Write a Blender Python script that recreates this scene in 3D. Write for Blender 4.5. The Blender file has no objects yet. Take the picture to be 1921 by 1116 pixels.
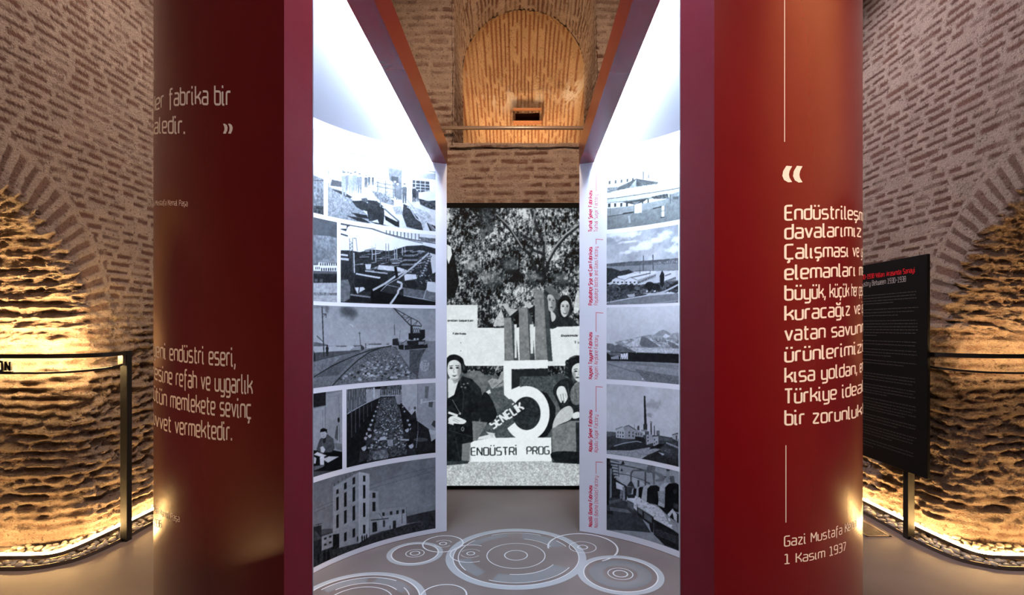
import bpy, bmesh, math, random
import numpy as np
from mathutils import Vector

# ------------------------------------------------------------------ camera, world, light, exposure
SC = bpy.context.scene
COL = SC.collection
FPX, PX, PY, CAMH = 992.9, 971.6, 614.2, 1.649      # focal length and principal point (pixels), eye height
cam_d = bpy.data.cameras.new('camera'); cam = bpy.data.objects.new('camera', cam_d); COL.objects.link(cam)
cam.location = (0, 0, CAMH); cam.rotation_euler = (math.radians(90), 0, 0)
cam_d.sensor_width = 36; cam_d.lens = FPX / 1921 * 36
cam_d.shift_x = -(PX - 960.5) / 1921; cam_d.shift_y = (PY - 558) / 1921
cam_d.clip_start = .05
SC.camera = cam
vs = SC.view_settings
vs.view_transform = 'Standard'; vs.look = 'None'; vs.exposure = 0.0; vs.gamma = 1; vs.use_curve_mapping = False
SC.cycles.use_denoising = True
SC.cycles.max_bounces = 8
SC.cycles.sample_clamp_indirect = 6

W = bpy.data.worlds.new('world'); SC.world = W; W.use_nodes = True
W.node_tree.nodes['Background'].inputs[0].default_value = (1.0, .80, .70, 1)
W.node_tree.nodes['Background'].inputs[1].default_value = .04

def lamp(name, kind, loc, target, energy, color, size=.3, spot=60, blend=.5, size_y=None):
    d = bpy.data.lights.new(name, kind); d.energy = energy; d.color = color
    if kind == 'AREA':
        d.size = size
        if size_y: d.shape = 'RECTANGLE'; d.size_y = size_y
    else: d.shadow_soft_size = size
    if kind == 'SPOT': d.spot_size = math.radians(spot); d.spot_blend = blend
    o = bpy.data.objects.new(name, d); COL.objects.link(o); o.location = loc
    o.rotation_euler = (Vector(target) - Vector(loc)).to_track_quat('-Z', 'Y').to_euler()
    return o

WARM = (1, .62, .30); NEUT = (1, .78, .66); COOL = (.72, .84, 1.0)
lamp('spot_wall_right', 'SPOT', (1.3, 4.7, 5.6), (3.3, 4.25, 2.9), 620, (1, .88, .94), .15, 74, .8)
lamp('spot_wall_left', 'SPOT', (-1.3, 4.7, 5.6), (-3.3, 4.25, 2.9), 560, (1, .78, .64), .15, 74, .8)
lamp('fill_end_right', 'SPOT', (-.55, 2.2, 4.7), (.56, 1.45, 2.7), 420, (.95, .60, 1), .08, 26, .9)  # unseen spot added to tint the right drum end face purple
lamp('fill_end_left', 'SPOT', (.48, 2.2, 4.7), (-.63, 1.45, 2.7), 300, (1, .62, .85), .08, 26, .9)  # its added counterpart for the left end face, no fixture seen
lamp('spot_arch_right', 'SPOT', (2.1, 1.6, 5.6), (3.35, 1.75, 3.75), 2700, (1, .50, .20), .1, 52, .7)
lamp('spot_passage', 'SPOT', (.05, 1.6, 5.5), (.05, 5.6, 3.8), 1150, (1, .68, .44), .25, 62, 1.0)
lamp('niche_uplight', 'AREA', (.07, 6.54, 3.68), (.07, 7.54, 3.98), 16, (1, .62, .30), 1.25, size_y=.10)
lamp('niche_spot', 'SPOT', (.07, 6.66, 3.66), (.07, 6.80, 5.0), 95, (1, .60, .28), .12, 115, .6)
lamp('spot_drum_right', 'SPOT', (2.6, -1.3, 5.2), (1.05, 1.7, 1.9), 1450, (1, .74, .56), .2, 30, 1.0)
lamp('ambient_fill', 'AREA', (0, .2, 5.7), (0, .8, 0), 150, (1, .90, .92), 3.0)  # unseen area light added to lift the general brightness
lamp('near_strip_left', 'AREA', (-3.05, 1.1, .05), (-3.40, 1.1, .9), 42, (1, .56, .22), .05, size_y=3.8)
lamp('fill_beam_left', 'SPOT', (.95, 2.7, 4.7), (-.50, 2.8, 3.0), 190, (1, .76, .66), .1, 60, .8)  # added fill, brightens the left fascia face
lamp('fill_beam_right', 'SPOT', (-.95, 2.7, 4.7), (.44, 2.8, 3.0), 190, (1, .76, .66), .1, 60, .8)  # same added fill for the right fascia face

# ------------------------------------------------------------------ helpers
def tag(o, label=None, cat=None, group=None, kind=None):
    if label: o['label'] = label
    if cat: o['category'] = cat
    if group: o['group'] = group
    if kind: o['kind'] = kind
    return o

def empty(name, loc, label, cat, group=None):
    o = bpy.data.objects.new(name, None); COL.objects.link(o); o.location = loc; o.empty_display_size = .1
    return tag(o, label, cat, group)

def link(name, me, mat=None, parent=None, smooth=False):
    o = bpy.data.objects.new(name, me); COL.objects.link(o)
    if mat: me.materials.append(mat)
    if smooth:
        me.polygons.foreach_set('use_smooth', np.ones(len(me.polygons), dtype=bool))
    if parent:
        o.parent = parent
        o.matrix_parent_inverse = parent_world(parent).inverted()
    return o

def parent_world(p):
    from mathutils import Matrix
    m = Matrix.LocRotScale(p.location, p.rotation_euler, p.scale)
    if p.parent: m = parent_world(p.parent) @ p.matrix_parent_inverse @ m
    return m

class MB:
    """collects shapes into one mesh"""
    def __init__(s): s.v = []; s.f = []
    def add(s, vs, fs):
        b = len(s.v); s.v += [tuple(x) for x in vs]; s.f += [[b + i for i in f] for f in fs]; return s
    def box(s, lo, hi, bev=0):
        x0, y0, z0 = lo; x1, y1, z1 = hi
        if bev <= 0:
            return s.add([(x0,y0,z0),(x1,y0,z0),(x1,y1,z0),(x0,y1,z0),(x0,y0,z1),(x1,y0,z1),(x1,y1,z1),(x0,y1,z1)],
                [(3,2,1,0),(4,5,6,7),(0,1,5,4),(1,2,6,5),(2,3,7,6),(3,0,4,7)])
        bm = bmesh.new(); bmesh.ops.create_cube(bm, size=1)
        for v in bm.verts: v.co = Vector(((lo[0]+hi[0])/2 + v.co.x*(hi[0]-lo[0]), (lo[1]+hi[1])/2 + v.co.y*(hi[1]-lo[1]), (lo[2]+hi[2])/2 + v.co.z*(hi[2]-lo[2])))
        bmesh.ops.bevel(bm, geom=bm.edges[:], offset=bev, segments=2, affect='EDGES', profile=.5)
        bm.verts.index_update()
        s.add([v.co[:] for v in bm.verts], [[v.index for v in f.verts] for f in bm.faces]); bm.free(); return s
    def prism(s, poly, z0, z1):
        n = len(poly)
        s.add([(x, y, z0) for x, y in poly] + [(x, y, z1) for x, y in poly],
              [list(range(n))[::-1], list(range(n, 2*n))] + [[i, (i+1) % n, n+(i+1) % n, n+i] for i in range(n)]); return s
    def sweep(s, path, prof, up=(0,0,1), cap=True):
        """sweep a profile [(side, up)] along a 3D path"""
        P = [Vector(p) for p in path]; n = len(P); m = len(prof); b = len(s.v)
        for i, p in enumerate(P):
            t = (P[min(i+1, n-1)] - P[max(i-1, 0)]).normalized()
            side = t.cross(Vector(up))
            side = side.normalized() if side.length > 1e-6 else Vector((1,0,0))
            u = side.cross(t).normalized()
            for a, c in prof: s.v.append(tuple(p + side*a + u*c))
        for i in range(n-1):
            for j in range(m):
                s.f.append([b+i*m+j, b+i*m+(j+1) % m, b+(i+1)*m+(j+1) % m, b+(i+1)*m+j])
        if cap: s.f.append([b+j for j in range(m)][::-1]); s.f.append([b+(n-1)*m+j for j in range(m)])
        return s
    def tube(s, path, r, n=12, up=(0,0,1)):
        return s.sweep(path, [(r*math.cos(2*math.pi*k/n), r*math.sin(2*math.pi*k/n)) for k in range(n)], up)
    def build(s, name, mat, parent=None, smooth=False):
        me = bpy.data.meshes.new(name); me.from_pydata(s.v, [], s.f); me.update()
        return link(name, me, mat, parent, smooth)

def rect_prof(w, h): return [(-w/2, -h/2), (w/2, -h/2), (w/2, h/2), (-w/2, h/2)]

def grid_mesh(name, P, mat, attrs=None, keep=None, flip=False, smooth=True, parent=None):
    """P (H,W,3) array of points -> one mesh; attrs {name: (H,W) or (H,W,3)}; keep (H-1,W-1) mask of quads"""
    H, Wd = P.shape[:2]
    idx = np.arange(H*Wd).reshape(H, Wd)
    q = np.stack([idx[:-1,:-1], idx[:-1,1:], idx[1:,1:], idx[1:,:-1]], -1)
    if flip: q = q[..., ::-1]
    q = q[keep] if keep is not None else q.reshape(-1, 4)
    used = np.zeros(H*Wd, bool); used[q.ravel()] = True
    remap = np.cumsum(used) - 1
    q = remap[q]; V = P.reshape(-1, 3)[used]
    me = bpy.data.meshes.new(name)
    me.vertices.add(len(V)); me.vertices.foreach_set('co', V.astype(np.float32).ravel())
    me.loops.add(q.size); me.loops.foreach_set('vertex_index', q.astype(np.int32).ravel())
    me.polygons.add(len(q)); me.polygons.foreach_set('loop_start', np.arange(0, q.size, 4, dtype=np.int32))
    me.update(calc_edges=True)
    for k, a in (attrs or {}).items():
        if a.ndim == 2:
            at = me.attributes.new(k, 'FLOAT', 'POINT'); at.data.foreach_set('value', a.reshape(-1)[used].astype(np.float32))
        else:
            c = np.ones((used.sum(), 4), np.float32); c[:, :3] = a.reshape(-1, 3)[used]
            at = me.attributes.new(k, 'FLOAT_COLOR', 'POINT'); at.data.foreach_set('color', c.ravel())
    return link(name, me, mat, parent, smooth)

# ---- value noise
def hash2(i, j, s=0):
    h = (i.astype(np.int64)*374761393 + j.astype(np.int64)*668265263 + s*974634777) & 0xffffffff
    h = ((h ^ (h >> 13))*1274126177) & 0xffffffff
    return ((h ^ (h >> 16)) & 0xffff)/65535.
def vnoise(x, y, s=0):
    i = np.floor(x); j = np.floor(y); fx = x-i; fy = y-j
    fx = fx*fx*(3-2*fx); fy = fy*fy*(3-2*fy)
    a = hash2(i, j, s); b = hash2(i+1, j, s); c = hash2(i, j+1, s); d = hash2(i+1, j+1, s)
    return (a*(1-fx)+b*fx)*(1-fy) + (c*(1-fx)+d*fx)*fy
def fbm(x, y, o=4, s=0):
    r = 0; a = .5; t = 0
    for k in range(o): r = r + a*vnoise(x*2**k, y*2**k, s+k*17); t += a; a *= .55
    return r/t
def sstep(a, b, x):
    t = np.clip((x-a)/(b-a), 0, 1); return t*t*(3-2*t)

# ------------------------------------------------------------------ materials
def mat(name):
    m = bpy.data.materials.new(name); m.use_nodes = True
    nt = m.node_tree; return m, nt, nt.nodes['Principled BSDF']
def simple(name, col, rough=.5, metal=0, bump=0, scale=60, var=0, spec=.5, coat=0):
    m, nt, b = mat(name)
    b.inputs['Base Color'].default_value = (*col, 1); b.inputs['Roughness'].default_value = rough
    b.inputs['Metallic'].default_value = metal; b.inputs['Specular IOR Level'].default_value = spec
    if coat: b.inputs['Coat Weight'].default_value = coat; b.inputs['Coat Roughness'].default_value = .15
    tc = nt.nodes.new('ShaderNodeTexCoord'); nz = nt.nodes.new('ShaderNodeTexNoise')
    nz.inputs['Scale'].default_value = scale; nz.inputs['Detail'].default_value = 5
    nt.links.new(tc.outputs['Object'], nz.inputs['Vector'])
    if var:
        mx = nt.nodes.new('ShaderNodeMix'); mx.data_type = 'RGBA'
        mx.inputs[6].default_value = (*[c*(1-var) for c in col], 1); mx.inputs[7].default_value = (*[min(1, c*(1+var)) for c in col], 1)
        nt.links.new(nz.outputs['Fac'], mx.inputs[0]); nt.links.new(mx.outputs[2], b.inputs['Base Color'])
    if bump:
        bp = nt.nodes.new('ShaderNodeBump'); bp.inputs['Strength'].default_value = bump; bp.inputs['Distance'].default_value = .01
        nt.links.new(nz.outputs['Fac'], bp.inputs['Height']); nt.links.new(bp.outputs['Normal'], b.inputs['Normal'])
    return m
def emit(name, col, strength):
    m, nt, b = mat(name)
    b.inputs['Base Color'].default_value = (*col, 1)
    b.inputs['Emission Color'].default_value = (*col, 1); b.inputs['Emission Strength'].default_value = strength
    return m
def masonry(name, mortar, brick, dark, fine=90):
    """colours from the per-vertex brick mask 'brick' and tone 'tone', fine grain from noise"""
    m, nt, b = mat(name); N = nt.nodes; L = nt.links
    ab = N.new('ShaderNodeAttribute'); ab.attribute_name = 'brick'
    at = N.new('ShaderNodeAttribute'); at.attribute_name = 'tone'
    aw = N.new('ShaderNodeAttribute'); aw.attribute_name = 'salt'
    tc = N.new('ShaderNodeTexCoord'); nz = N.new('ShaderNodeTexNoise'); nz.inputs['Scale'].default_value = fine; nz.inputs['Detail'].default_value = 6; nz.inputs['Roughness'].default_value = .7
    n2 = N.new('ShaderNodeTexNoise'); n2.inputs['Scale'].default_value = 7; n2.inputs['Detail'].default_value = 4
    L.new(tc.outputs['Object'], nz.inputs['Vector']); L.new(tc.outputs['Object'], n2.inputs['Vector'])
    def mix(f, a, c, mode='MIX'):
        x = N.new('ShaderNodeMix'); x.data_type = 'RGBA'; x.blend_type = mode
        for sock, val in ((0, f), (6, a), (7, c)):
            if hasattr(val, 'is_output'): L.new(val, x.inputs[sock])
            elif sock == 0: x.inputs[0].default_value = val
            else: x.inputs[sock].default_value = (*val, 1)
        return x.outputs[2]
    rp = N.new('ShaderNodeValToRGB'); rp.color_ramp.elements[0].position = .32; rp.color_ramp.elements[1].position = .68
    L.new(nz.outputs['Fac'], rp.inputs['Fac'])
    br = mix(at.outputs['Fac'], dark, brick)
    mo = mix(n2.outputs['Fac'], [c*.72 for c in mortar], [min(1, c*1.18) for c in mortar])
    c = mix(ab.outputs['Fac'], mo, br)
    c = mix(.42, c, rp.outputs['Color'], 'SOFT_LIGHT')
    n4 = N.new('ShaderNodeTexNoise'); n4.inputs['Scale'].default_value = 42; n4.inputs['Detail'].default_value = 5; n4.inputs['Roughness'].default_value = .65
    L.new(tc.outputs['Object'], n4.inputs['Vector'])
    pit = N.new('ShaderNodeMapRange'); pit.inputs[1].default_value = .57; pit.inputs[2].default_value = .66; pit.inputs[3].default_value = 0; pit.inputs[4].default_value = .75
    L.new(n4.outputs['Fac'], pit.inputs[0])
    c = mix(pit.outputs[0], c, [v*.45 for v in brick])
    c = mix(aw.outputs['Fac'], c, (.85, .78, .70))
    L.new(c, b.inputs['Base Color']); b.inputs['Roughness'].default_value = .93; b.inputs['Specular IOR Level'].default_value = .15
    bp = N.new('ShaderNodeBump'); bp.inputs['Strength'].default_value = 1.0; bp.inputs['Distance'].default_value = .05
    n3 = N.new('ShaderNodeTexNoise'); n3.inputs['Scale'].default_value = 26; n3.inputs['Detail'].default_value = 8; n3.inputs['Roughness'].default_value = .72
    mp = N.new('ShaderNodeMapping'); mp.inputs['Scale'].default_value = (1, 1, 1.7)
    L.new(tc.outputs['Object'], mp.inputs['Vector']); L.new(mp.outputs['Vector'], n3.inputs['Vector'])
    ad = N.new('ShaderNodeMath'); ad.operation = 'MULTIPLY_ADD'; ad.inputs[1].default_value = 1.6; L.new(n3.outputs['Fac'], ad.inputs[0]); L.new(nz.outputs['Fac'], ad.inputs[2])
    L.new(ad.outputs[0], bp.inputs['Height']); L.new(bp.outputs['Normal'], b.inputs['Normal'])
    return m
def printed(name, rough=.5, spec=.06):
    m, nt, b = mat(name); a = nt.nodes.new('ShaderNodeAttribute'); a.attribute_name = 'print'
    nt.links.new(a.outputs['Color'], b.inputs['Base Color']); b.inputs['Roughness'].default_value = rough
    b.inputs['Specular IOR Level'].default_value = spec
    return m

M = {}
M['wall'] = masonry('eroded_brick', (.56, .44, .37), (.26, .14, .108), (.15, .08, .065))
M['niche'] = masonry('niche_brick', (.66, .46, .29), (.42, .20, .11), (.28, .12, .065))
M['red'] = simple('red_satin_paint', (.135, .0015, .005), .26, bump=.04, scale=9, var=.10, spec=.6)
M['redcap'] = simple('red_matt_paint', (.19, .003, .012), .5, bump=.12, scale=14, var=.08, spec=.22)
M['white'] = simple('white_matt_lining', (.75, .80, .88), .55, var=.02, scale=8)
M['ceil'] = simple('white_ceiling_board', (.76, .81, .89), .6, var=.015, scale=6)
M['black'] = simple('black_powder_coat', (.012, .012, .012), .42, bump=.03, scale=300)
M['board'] = simple('black_board', (.008, .008, .009), .45, var=.1, spec=.2)
M['fabric'] = simple('black_screen_fabric', (.003, .003, .003), .9, spec=.1)
M['steel'] = simple('brown_steel', (.30, .23, .19), .4, .6, var=.15)
M['letter'] = simple('cream_vinyl', (.82, .74, .67), .5)
M['letterw'] = simple('pale_vinyl', (.92, .84, .82), .5)
M['crimson'] = simple('crimson_vinyl', (.52, .004, .045), .5)
M['redtitle'] = simple('red_title_ink', (.60, .01, .02), .5)
M['greytitle'] = simple('grey_title_ink', (.50, .47, .45), .5)
M['greybody'] = simple('grey_body_ink', (.10, .095, .09), .5)
M['pebble'] = simple('pebble_stone', (.50, .44, .35), .55, var=.35, scale=12)
M['gravel'] = simple('gravel_bed', (.32, .27, .21), .8, bump=1.0, scale=60, var=.4)
M['edging'] = simple('steel_edging', (.16, .13, .11), .4, .5)
M['ledwarm'] = emit('warm_led', (1, .60, .22), 125)
M['railled'] = emit('rail_led', (1, .64, .26), 700)
M['ledcool'] = emit('cool_led', (.66, .80, 1.0), 225)
M['print'] = printed('photo_print')

def floor_mat():
    m, nt, b = mat('polished_concrete'); N = nt.nodes; L = nt.links
    tc = N.new('ShaderNodeTexCoord'); n1 = N.new('ShaderNodeTexNoise'); n1.inputs['Scale'].default_value = 1.6; n1.inputs['Detail'].default_value = 6
    n2 = N.new('ShaderNodeTexNoise'); n2.inputs['Scale'].default_value = 120; n2.inputs['Detail'].default_value = 3
    L.new(tc.outputs['Object'], n1.inputs['Vector']); L.new(tc.outputs['Object'], n2.inputs['Vector'])
    r = N.new('ShaderNodeValToRGB'); r.color_ramp.elements[0].color = (.185, .145, .13, 1); r.color_ramp.elements[1].color = (.265, .215, .195, 1)
    r.color_ramp.elements[0].position = .3; r.color_ramp.elements[1].position = .7
    L.new(n1.outputs['Fac'], r.inputs['Fac']); L.new(r.outputs['Color'], b.inputs['Base Color'])
    mr = N.new('ShaderNodeMapRange'); mr.inputs[3].default_value = .42; mr.inputs[4].default_value = .62
    L.new(n1.outputs['Fac'], mr.inputs[0]); L.new(mr.outputs[0], b.inputs['Roughness'])
    bp = N.new('ShaderNodeBump'); bp.inputs['Strength'].default_value = .04; bp.inputs['Distance'].default_value = .01
    L.new(n2.outputs['Fac'], bp.inputs['Height']); L.new(bp.outputs['Normal'], b.inputs['Normal'])
    return m
M['floor'] = floor_mat()

# ------------------------------------------------------------------ drum geometry (circle fitted to the photograph)
CX, CY, RI, RO = -.037, 2.889, 1.4857, 1.6083
BZ, CZ, TOPZ = 2.969, 3.056, 3.150                 # underside of fascia, ceiling, top of shell
C2 = np.array([CX, CY])
def ray(u): return np.array([(u-PX)/FPX, 1.0])
def hit(u, r, far):
    d = ray(u); A = d@d; B = -2*d@C2; C = C2@C2-r*r
    s = (-B+(1 if far else -1)*math.sqrt(max(B*B-4*A*C, 0)))/2/A
    return d*s
def psi(p): return math.atan2(p[0]-CX, -(p[1]-CY))  # 0 faces the camera side, grows to the right; +-pi at the back
def cyl(ps, r, z): return (CX+r*math.sin(ps), CY-r*math.cos(ps), z)
def un_out(u, v):                                   # pixel -> (psi, z) on the outer face
    p = hit(u, RO, False); return psi(p), CAMH-(v-PY)*p[1]/FPX
def psib(p): return math.atan2(p[0]-CX, p[1]-CY)    # 0 at the back, grows to the right
def un_in(u, v):                                    # pixel -> (psib, z) on the inner face
    p = hit(u, RI, True); return psib(p), CAMH-(v-PY)*p[1]/FPX
def cylb(pb, r, z): return (CX+r*math.sin(pb), CY+r*math.cos(pb), z)
def un_floor(u, v):
    y = FPX*CAMH/(v-PY); return (u-PX)/FPX*y, y

def arc(a0, a1, n): return [a0+(a1-a0)*i/n for i in range(n+1)]
ENDS = {}
def partition(side):
    fi = psi(hit(588 if side < 0 else 1275, RI, False)); fo = psi(hit(533 if side < 0 else 1340, RO, False))
    bi = psi(hit(838 if side < 0 else 1087, RI, True)); bo = bi
    ENDS[side] = (fi, fo, bi)
    t = empty('curved_partition', (CX+side*.5*(RI+RO), CY, 0),
        'left half of the red drum, curved wall with white photo lining' if side < 0 else 'right half of the red drum, curved wall with red captions inside', 'partition', 'halves of the red exhibition drum')
    n = 160
    mb = MB(); ao = arc(fo, bo, n); ai = arc(fi, bi, n); rin = RI+.004
    prof = [(CX+RO*math.sin(a), CY-RO*math.cos(a)) for a in ao] + [(CX+rin*math.sin(a), CY-rin*math.cos(a)) for a in ai[::-1]]
    if side > 0: prof = prof[::-1]
    # outer and inner skins as quads, caps at both ends, bottom and top rings
    for zlist in [[0.0, .8, 1.6, 2.4, TOPZ]]:
        k = len(prof); rows = [[(x, y, z) for x, y in prof] for z in zlist]
        b0 = len(mb.v); mb.v += [p for r in rows for p in r]
        for r in range(len(rows)-1):
            for j in range(k):
                mb.f.append([b0+r*k+j, b0+r*k+(j+1) % k, b0+(r+1)*k+(j+1) % k, b0+(r+1)*k+j])
        h = k//2
        for r, fl in ((0, True), (len(rows)-1, False)):
            for j in range(h-1):
                f = [b0+r*k+j, b0+r*k+j+1, b0+r*k+k-2-j, b0+r*k+k-1-j]
                mb.f.append(f[::-1] if fl else f)
    o = mb.build('shell', M['red'], t, True); o.data.set_sharp_from_angle(angle=math.radians(35)); o.data.materials.append(M['redcap'])
    k = len(prof)
    for f in o.data.polygons:                                        # the two radial end faces have the matt paint
        js = {i % k for i in f.vertices}
        if js in ({0, k-1}, {k//2-1, k//2}) and abs(f.normal.z) < .5: f.material_index = 1
    # white lining: a thin curved sheet
    P = np.array([[cyl(a, RI, z) for a in ai] for z in (0.004, .6, 1.2, 1.8, 2.4, CZ)])
    Q = np.array([[cyl(a, RI+.0035, z) for a in ai] for z in (0.004, .6, 1.2, 1.8, 2.4, CZ)])
    mb = MB()
    for G, fl in ((P, False), (Q, True)):
        b0 = len(mb.v); mb.v += [tuple(x) for x in G.reshape(-1, 3)]; w = G.shape[1]
        for r in range(G.shape[0]-1):
            for j in range(w-1):
                f = [b0+r*w+j, b0+r*w+j+1, b0+(r+1)*w+j+1, b0+(r+1)*w+j]; mb.f.append(f[::-1] if fl else f)
    lin = mb.build('lining', M['white'], t, True); lin['label'] = 'white inner lining'
    # ceiling segment over the alcove
    chord = [(CX+RI*math.sin(a), CY-RI*math.cos(a)) for a in ai]
    q0 = np.array(chord[0]); q1 = np.array(chord[-1]); dq = (q1-q0)/np.linalg.norm(q1-q0); nq = np.array([dq[1], -dq[0]])*(1 if side > 0 else -1)
    inner = chord[2:-2]; inner = [tuple(q0+dq*.06+nq*.05)]+inner+[tuple(q1-dq*.06+nq*.05)]
    cb = MB().prism(inner if side < 0 else inner[::-1], CZ, CZ+.03)
    ce = cb.build('ceiling_panel', M['ceil'], t); ce['label'] = 'white ceiling panel'
    # fascia beam along the chord
    A = np.array(chord[0]); B = np.array(chord[-1]); d = (B-A)/np.linalg.norm(B-A); nrm = np.array([d[1], -d[0]])*(1 if side > 0 else -1)
    w = .112
    A2, B2 = A-d*.04, B+d*.04
    poly = [tuple(A2), tuple(B2), tuple(B2+nrm*w), tuple(A2+nrm*w)]
    if side > 0: poly = poly[::-1]
    MB().prism(poly[::-1], BZ, TOPZ-.002).build('fascia_beam', M['red'], t)
    # light strip tucked behind the beam, under the ceiling
    la, lb = A+d*.12+nrm*(w+.012), B-d*.05+nrm*(w+.012)
    mb = MB().sweep([(*la, BZ+.052), (*lb, BZ+.052)], rect_prof(.014, .03))
    ls = mb.build('light_strip', M['ledcool'], t); ls['label'] = 'cool white light strip'
    return t
partition(-1); partition(1)

# ------------------------------------------------------------------ masonry walls
def courses(s, z, p=.075, fill=.46, lmin=.22, lmax=.46, seed=0, wob=.02, miss=.16, even=False):
    """brick mask and tone of level courses: s along the course, z across it (metres)"""
    zz = z + wob*(fbm(s*1.3, z*2.0, 3, seed)-.5)*2 + .006*(vnoise(s*14, z*14, seed+3)-.5)
    row = np.floor(zz/p); fz = zz/p-row
    L = lmin+(lmax-lmin)*hash2(row, row*0, seed+1)
    off = (.04 if even else 1)*hash2(row, row*0+7, seed+2)*L
    ss = s+off+.012*(vnoise(s*9, z*9, seed+5)-.5)
    col = np.floor(ss/L); fs = (ss-col*L)
    h = hash2(row, col, seed+4); hl = hash2(row, col, seed+6); ht = hash2(row, col, seed+8)
    half = fill/2*(.7+.5*hl)
    rag = .10*(fbm(s*22, z*22, 3, seed+9)-.5)
    m = sstep(half+.06, half-.06, np.abs(fz-.5)+rag)
    gap = .022+.03*ht
    m = m*sstep(gap*.35, gap*.35+.02, fs+.05*rag)*sstep(L-gap*.35, L-gap*.35-.02, fs+.05*rag)
    m = m*(h > miss)*(.8 if even else .55+.45*sstep(.32, .5, fbm(s*5, z*5, 3, seed+11)))
    return np.clip(m, 0, 1), hl, fz

JY, ARC_R, ZC = 3.97, 1.0, 1.60        # far jamb of the side arch, its radius and springing height
WX = 3.32
YB = 5.60                              # back wall plane
def side_wall(side, name):
    YC = JY-ARC_R
    zj = np.arange(0, ZC, .0125)
    ph = np.concatenate([np.radians(np.arange(0, 96, .26)), np.radians(np.arange(96, 181, 2.5))])
    near = np.linspace(ZC, 0, 6)[1:]
    nt = len(zj)+len(ph)+len(near)
    wd = np.concatenate([np.arange(-1.1, -.4, .03), np.arange(-.4, 0, .0125)])      # depth into the reveal
    wa = np.linspace(0, math.pi/2, 13)                                          # rounded arris
    wf = np.concatenate([np.arange(.012, 1.3, .0125), np.arange(1.3, 4.4, .016)])           # distance on the face
    # e: rounding radius grows towards the worn foot of the pier
    P = np.zeros((nt, len(wd)+len(wa)+len(wf), 3)); Nn = np.zeros_like(P)
    S = np.zeros(P.shape[:2]); Z = np.zeros(P.shape[:2]); VO = np.zeros(P.shape[:2])
    d = np.concatenate([0*wd, 1-np.cos(wa), 1+wf*0]); dep = np.concatenate([1+0*wd, 1-np.sin(wa), 0*wf])
    nd = np.concatenate([-1+0*wd, -np.cos(wa), 0*wf]); nx = np.concatenate([0*wd, np.sin(wa), 1+0*wf])
    for i in range(nt):
        if i < len(zj): zb = zj[i]; rr = .13+.10*max(0, 1-zb/1.2); jamb = 1
        elif i < len(zj)+len(ph): rr = .10; jamb = 0; p = ph[i-len(zj)]; rr = .10+.03*max(0, 1-p/.5)
        else: zb = near[i-len(zj)-len(ph)]; rr = .1; jamb = -1
        dd = d*rr; dd[len(wd)+len(wa):] = rr+wf
        de = dep*rr; de[:len(wd)] = rr-wd
        if jamb:
            y = YC+jamb*(ARC_R+dd)
            P[i, :, 0] = WX+de; P[i, :, 1] = y; P[i, :, 2] = zb
            Nn[i, :, 1] = nd*jamb; Nn[i, :, 0] = -nx
            S[i] = dd-de; Z[i] = zb
        else:
            r = ARC_R+dd; c, s_ = math.cos(p), math.sin(p)
            P[i, :, 0] = WX+de; P[i, :, 1] = YC+r*c; P[i, :, 2] = ZC+r*s_
            Nn[i, :, 1] = nd*c; Nn[i, :, 2] = nd*s_; Nn[i, :, 0] = -nx
            S[i] = dd-de; Z[i] = ZC+p*1.17*ARC_R
            VO[i] = 1
    onface = np.zeros(P.shape[:2]); onface[:, len(wd)+len(wa):] = 1
    sd = 20 if side < 0 else 50
    # pattern on the flat face: (Y, z); in the ring of voussoirs and on the reveal: (distance, arc length)
    ring = VO*(S < .36+.07*(vnoise(Z*9, Z*0, sd)))
    wb = .012+.035*sstep(2.0, 1.0, P[..., 2])
    kw = dict(p=.067, fill=.48, lmin=.16, lmax=.34, miss=.08)
    a_m, a_t, a_f = courses(P[..., 1]+100, P[..., 2], seed=sd, wob=wb, **kw)
    v_m, v_t, v_f = courses(S+.36*300-.01, Z, p=.092, fill=.50, lmin=.36, lmax=.36, seed=sd+30, wob=.004, miss=-1, even=True)
    flat = onface*(1-ring)
    blend = np.where(flat > .5, 1, 0)
    jm = (VO == 0)
    j_m, j_t, j_f = courses(np.where(onface > 0, P[..., 1], S)+100, P[..., 2], seed=sd, wob=wb, **kw)
    m = np.where(jm, j_m, np.where(blend > 0, a_m, v_m)); tn = np.where(jm, j_t, np.where(blend > 0, a_t, v_t)); fz = np.where(jm, j_f, np.where(blend > 0, a_f, v_f))
    Yv, Zv = np.where(onface > 0, P[..., 1], JY+S), P[..., 2]
    worn0 = sstep(2.2, 1.4, Zv)
    big = fbm(Yv*2.2+9, Zv*2.2, 4, sd+1)-.5; med = (1-worn0)*(fbm(Yv*8+3, Zv*11, 4, sd+2)-.5)+worn0*(.55*fbm(Yv*4.5+3, Zv*15, 5, sd+2)+.6*fbm(Yv*10+7, Zv*14, 5, sd+22)-.575); fin = fbm(Yv*30+3, Zv*34, 3, sd+5)-.5
    worn = np.clip(sstep(1.95, 1.0, Zv)*1.0 + (1-onface)*.85 + sstep(2.3, 1.7, Zv)*.2, 0, 1)   # eroded pier foot and reveal
    ridge = np.abs(fz-.5)*2                                          # 0 mid brick, 1 mid joint
    patch = .35+1.1*fbm(Yv*1.7+4, Zv*2.6, 3, sd+12); bil = .5-2*np.abs(fbm(Yv*5.5, Zv*17, 5, sd+13)-.5)*2.2
    keep_m = .45+.55*sstep(.35, .55, fbm(Yv*3, Zv*6, 3, sd+7))
    disp = (1-worn)*(-.005*m + .010*big + .010*med + .006*fin) + worn*(.036*(ridge*keep_m-.5)*patch + .06*big + .075*med + .038*bil + .034*fin)
    foot = sstep(.5, .0, Zv)*.05
    P = P+Nn*(disp+foot)[..., None]
    brick = np.clip(m*(1-.55*worn)+worn*.35*(1-ridge)*sstep(.4, .6, fbm(Yv*4, Zv*9, 3, sd+8)), 0, 1)
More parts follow.
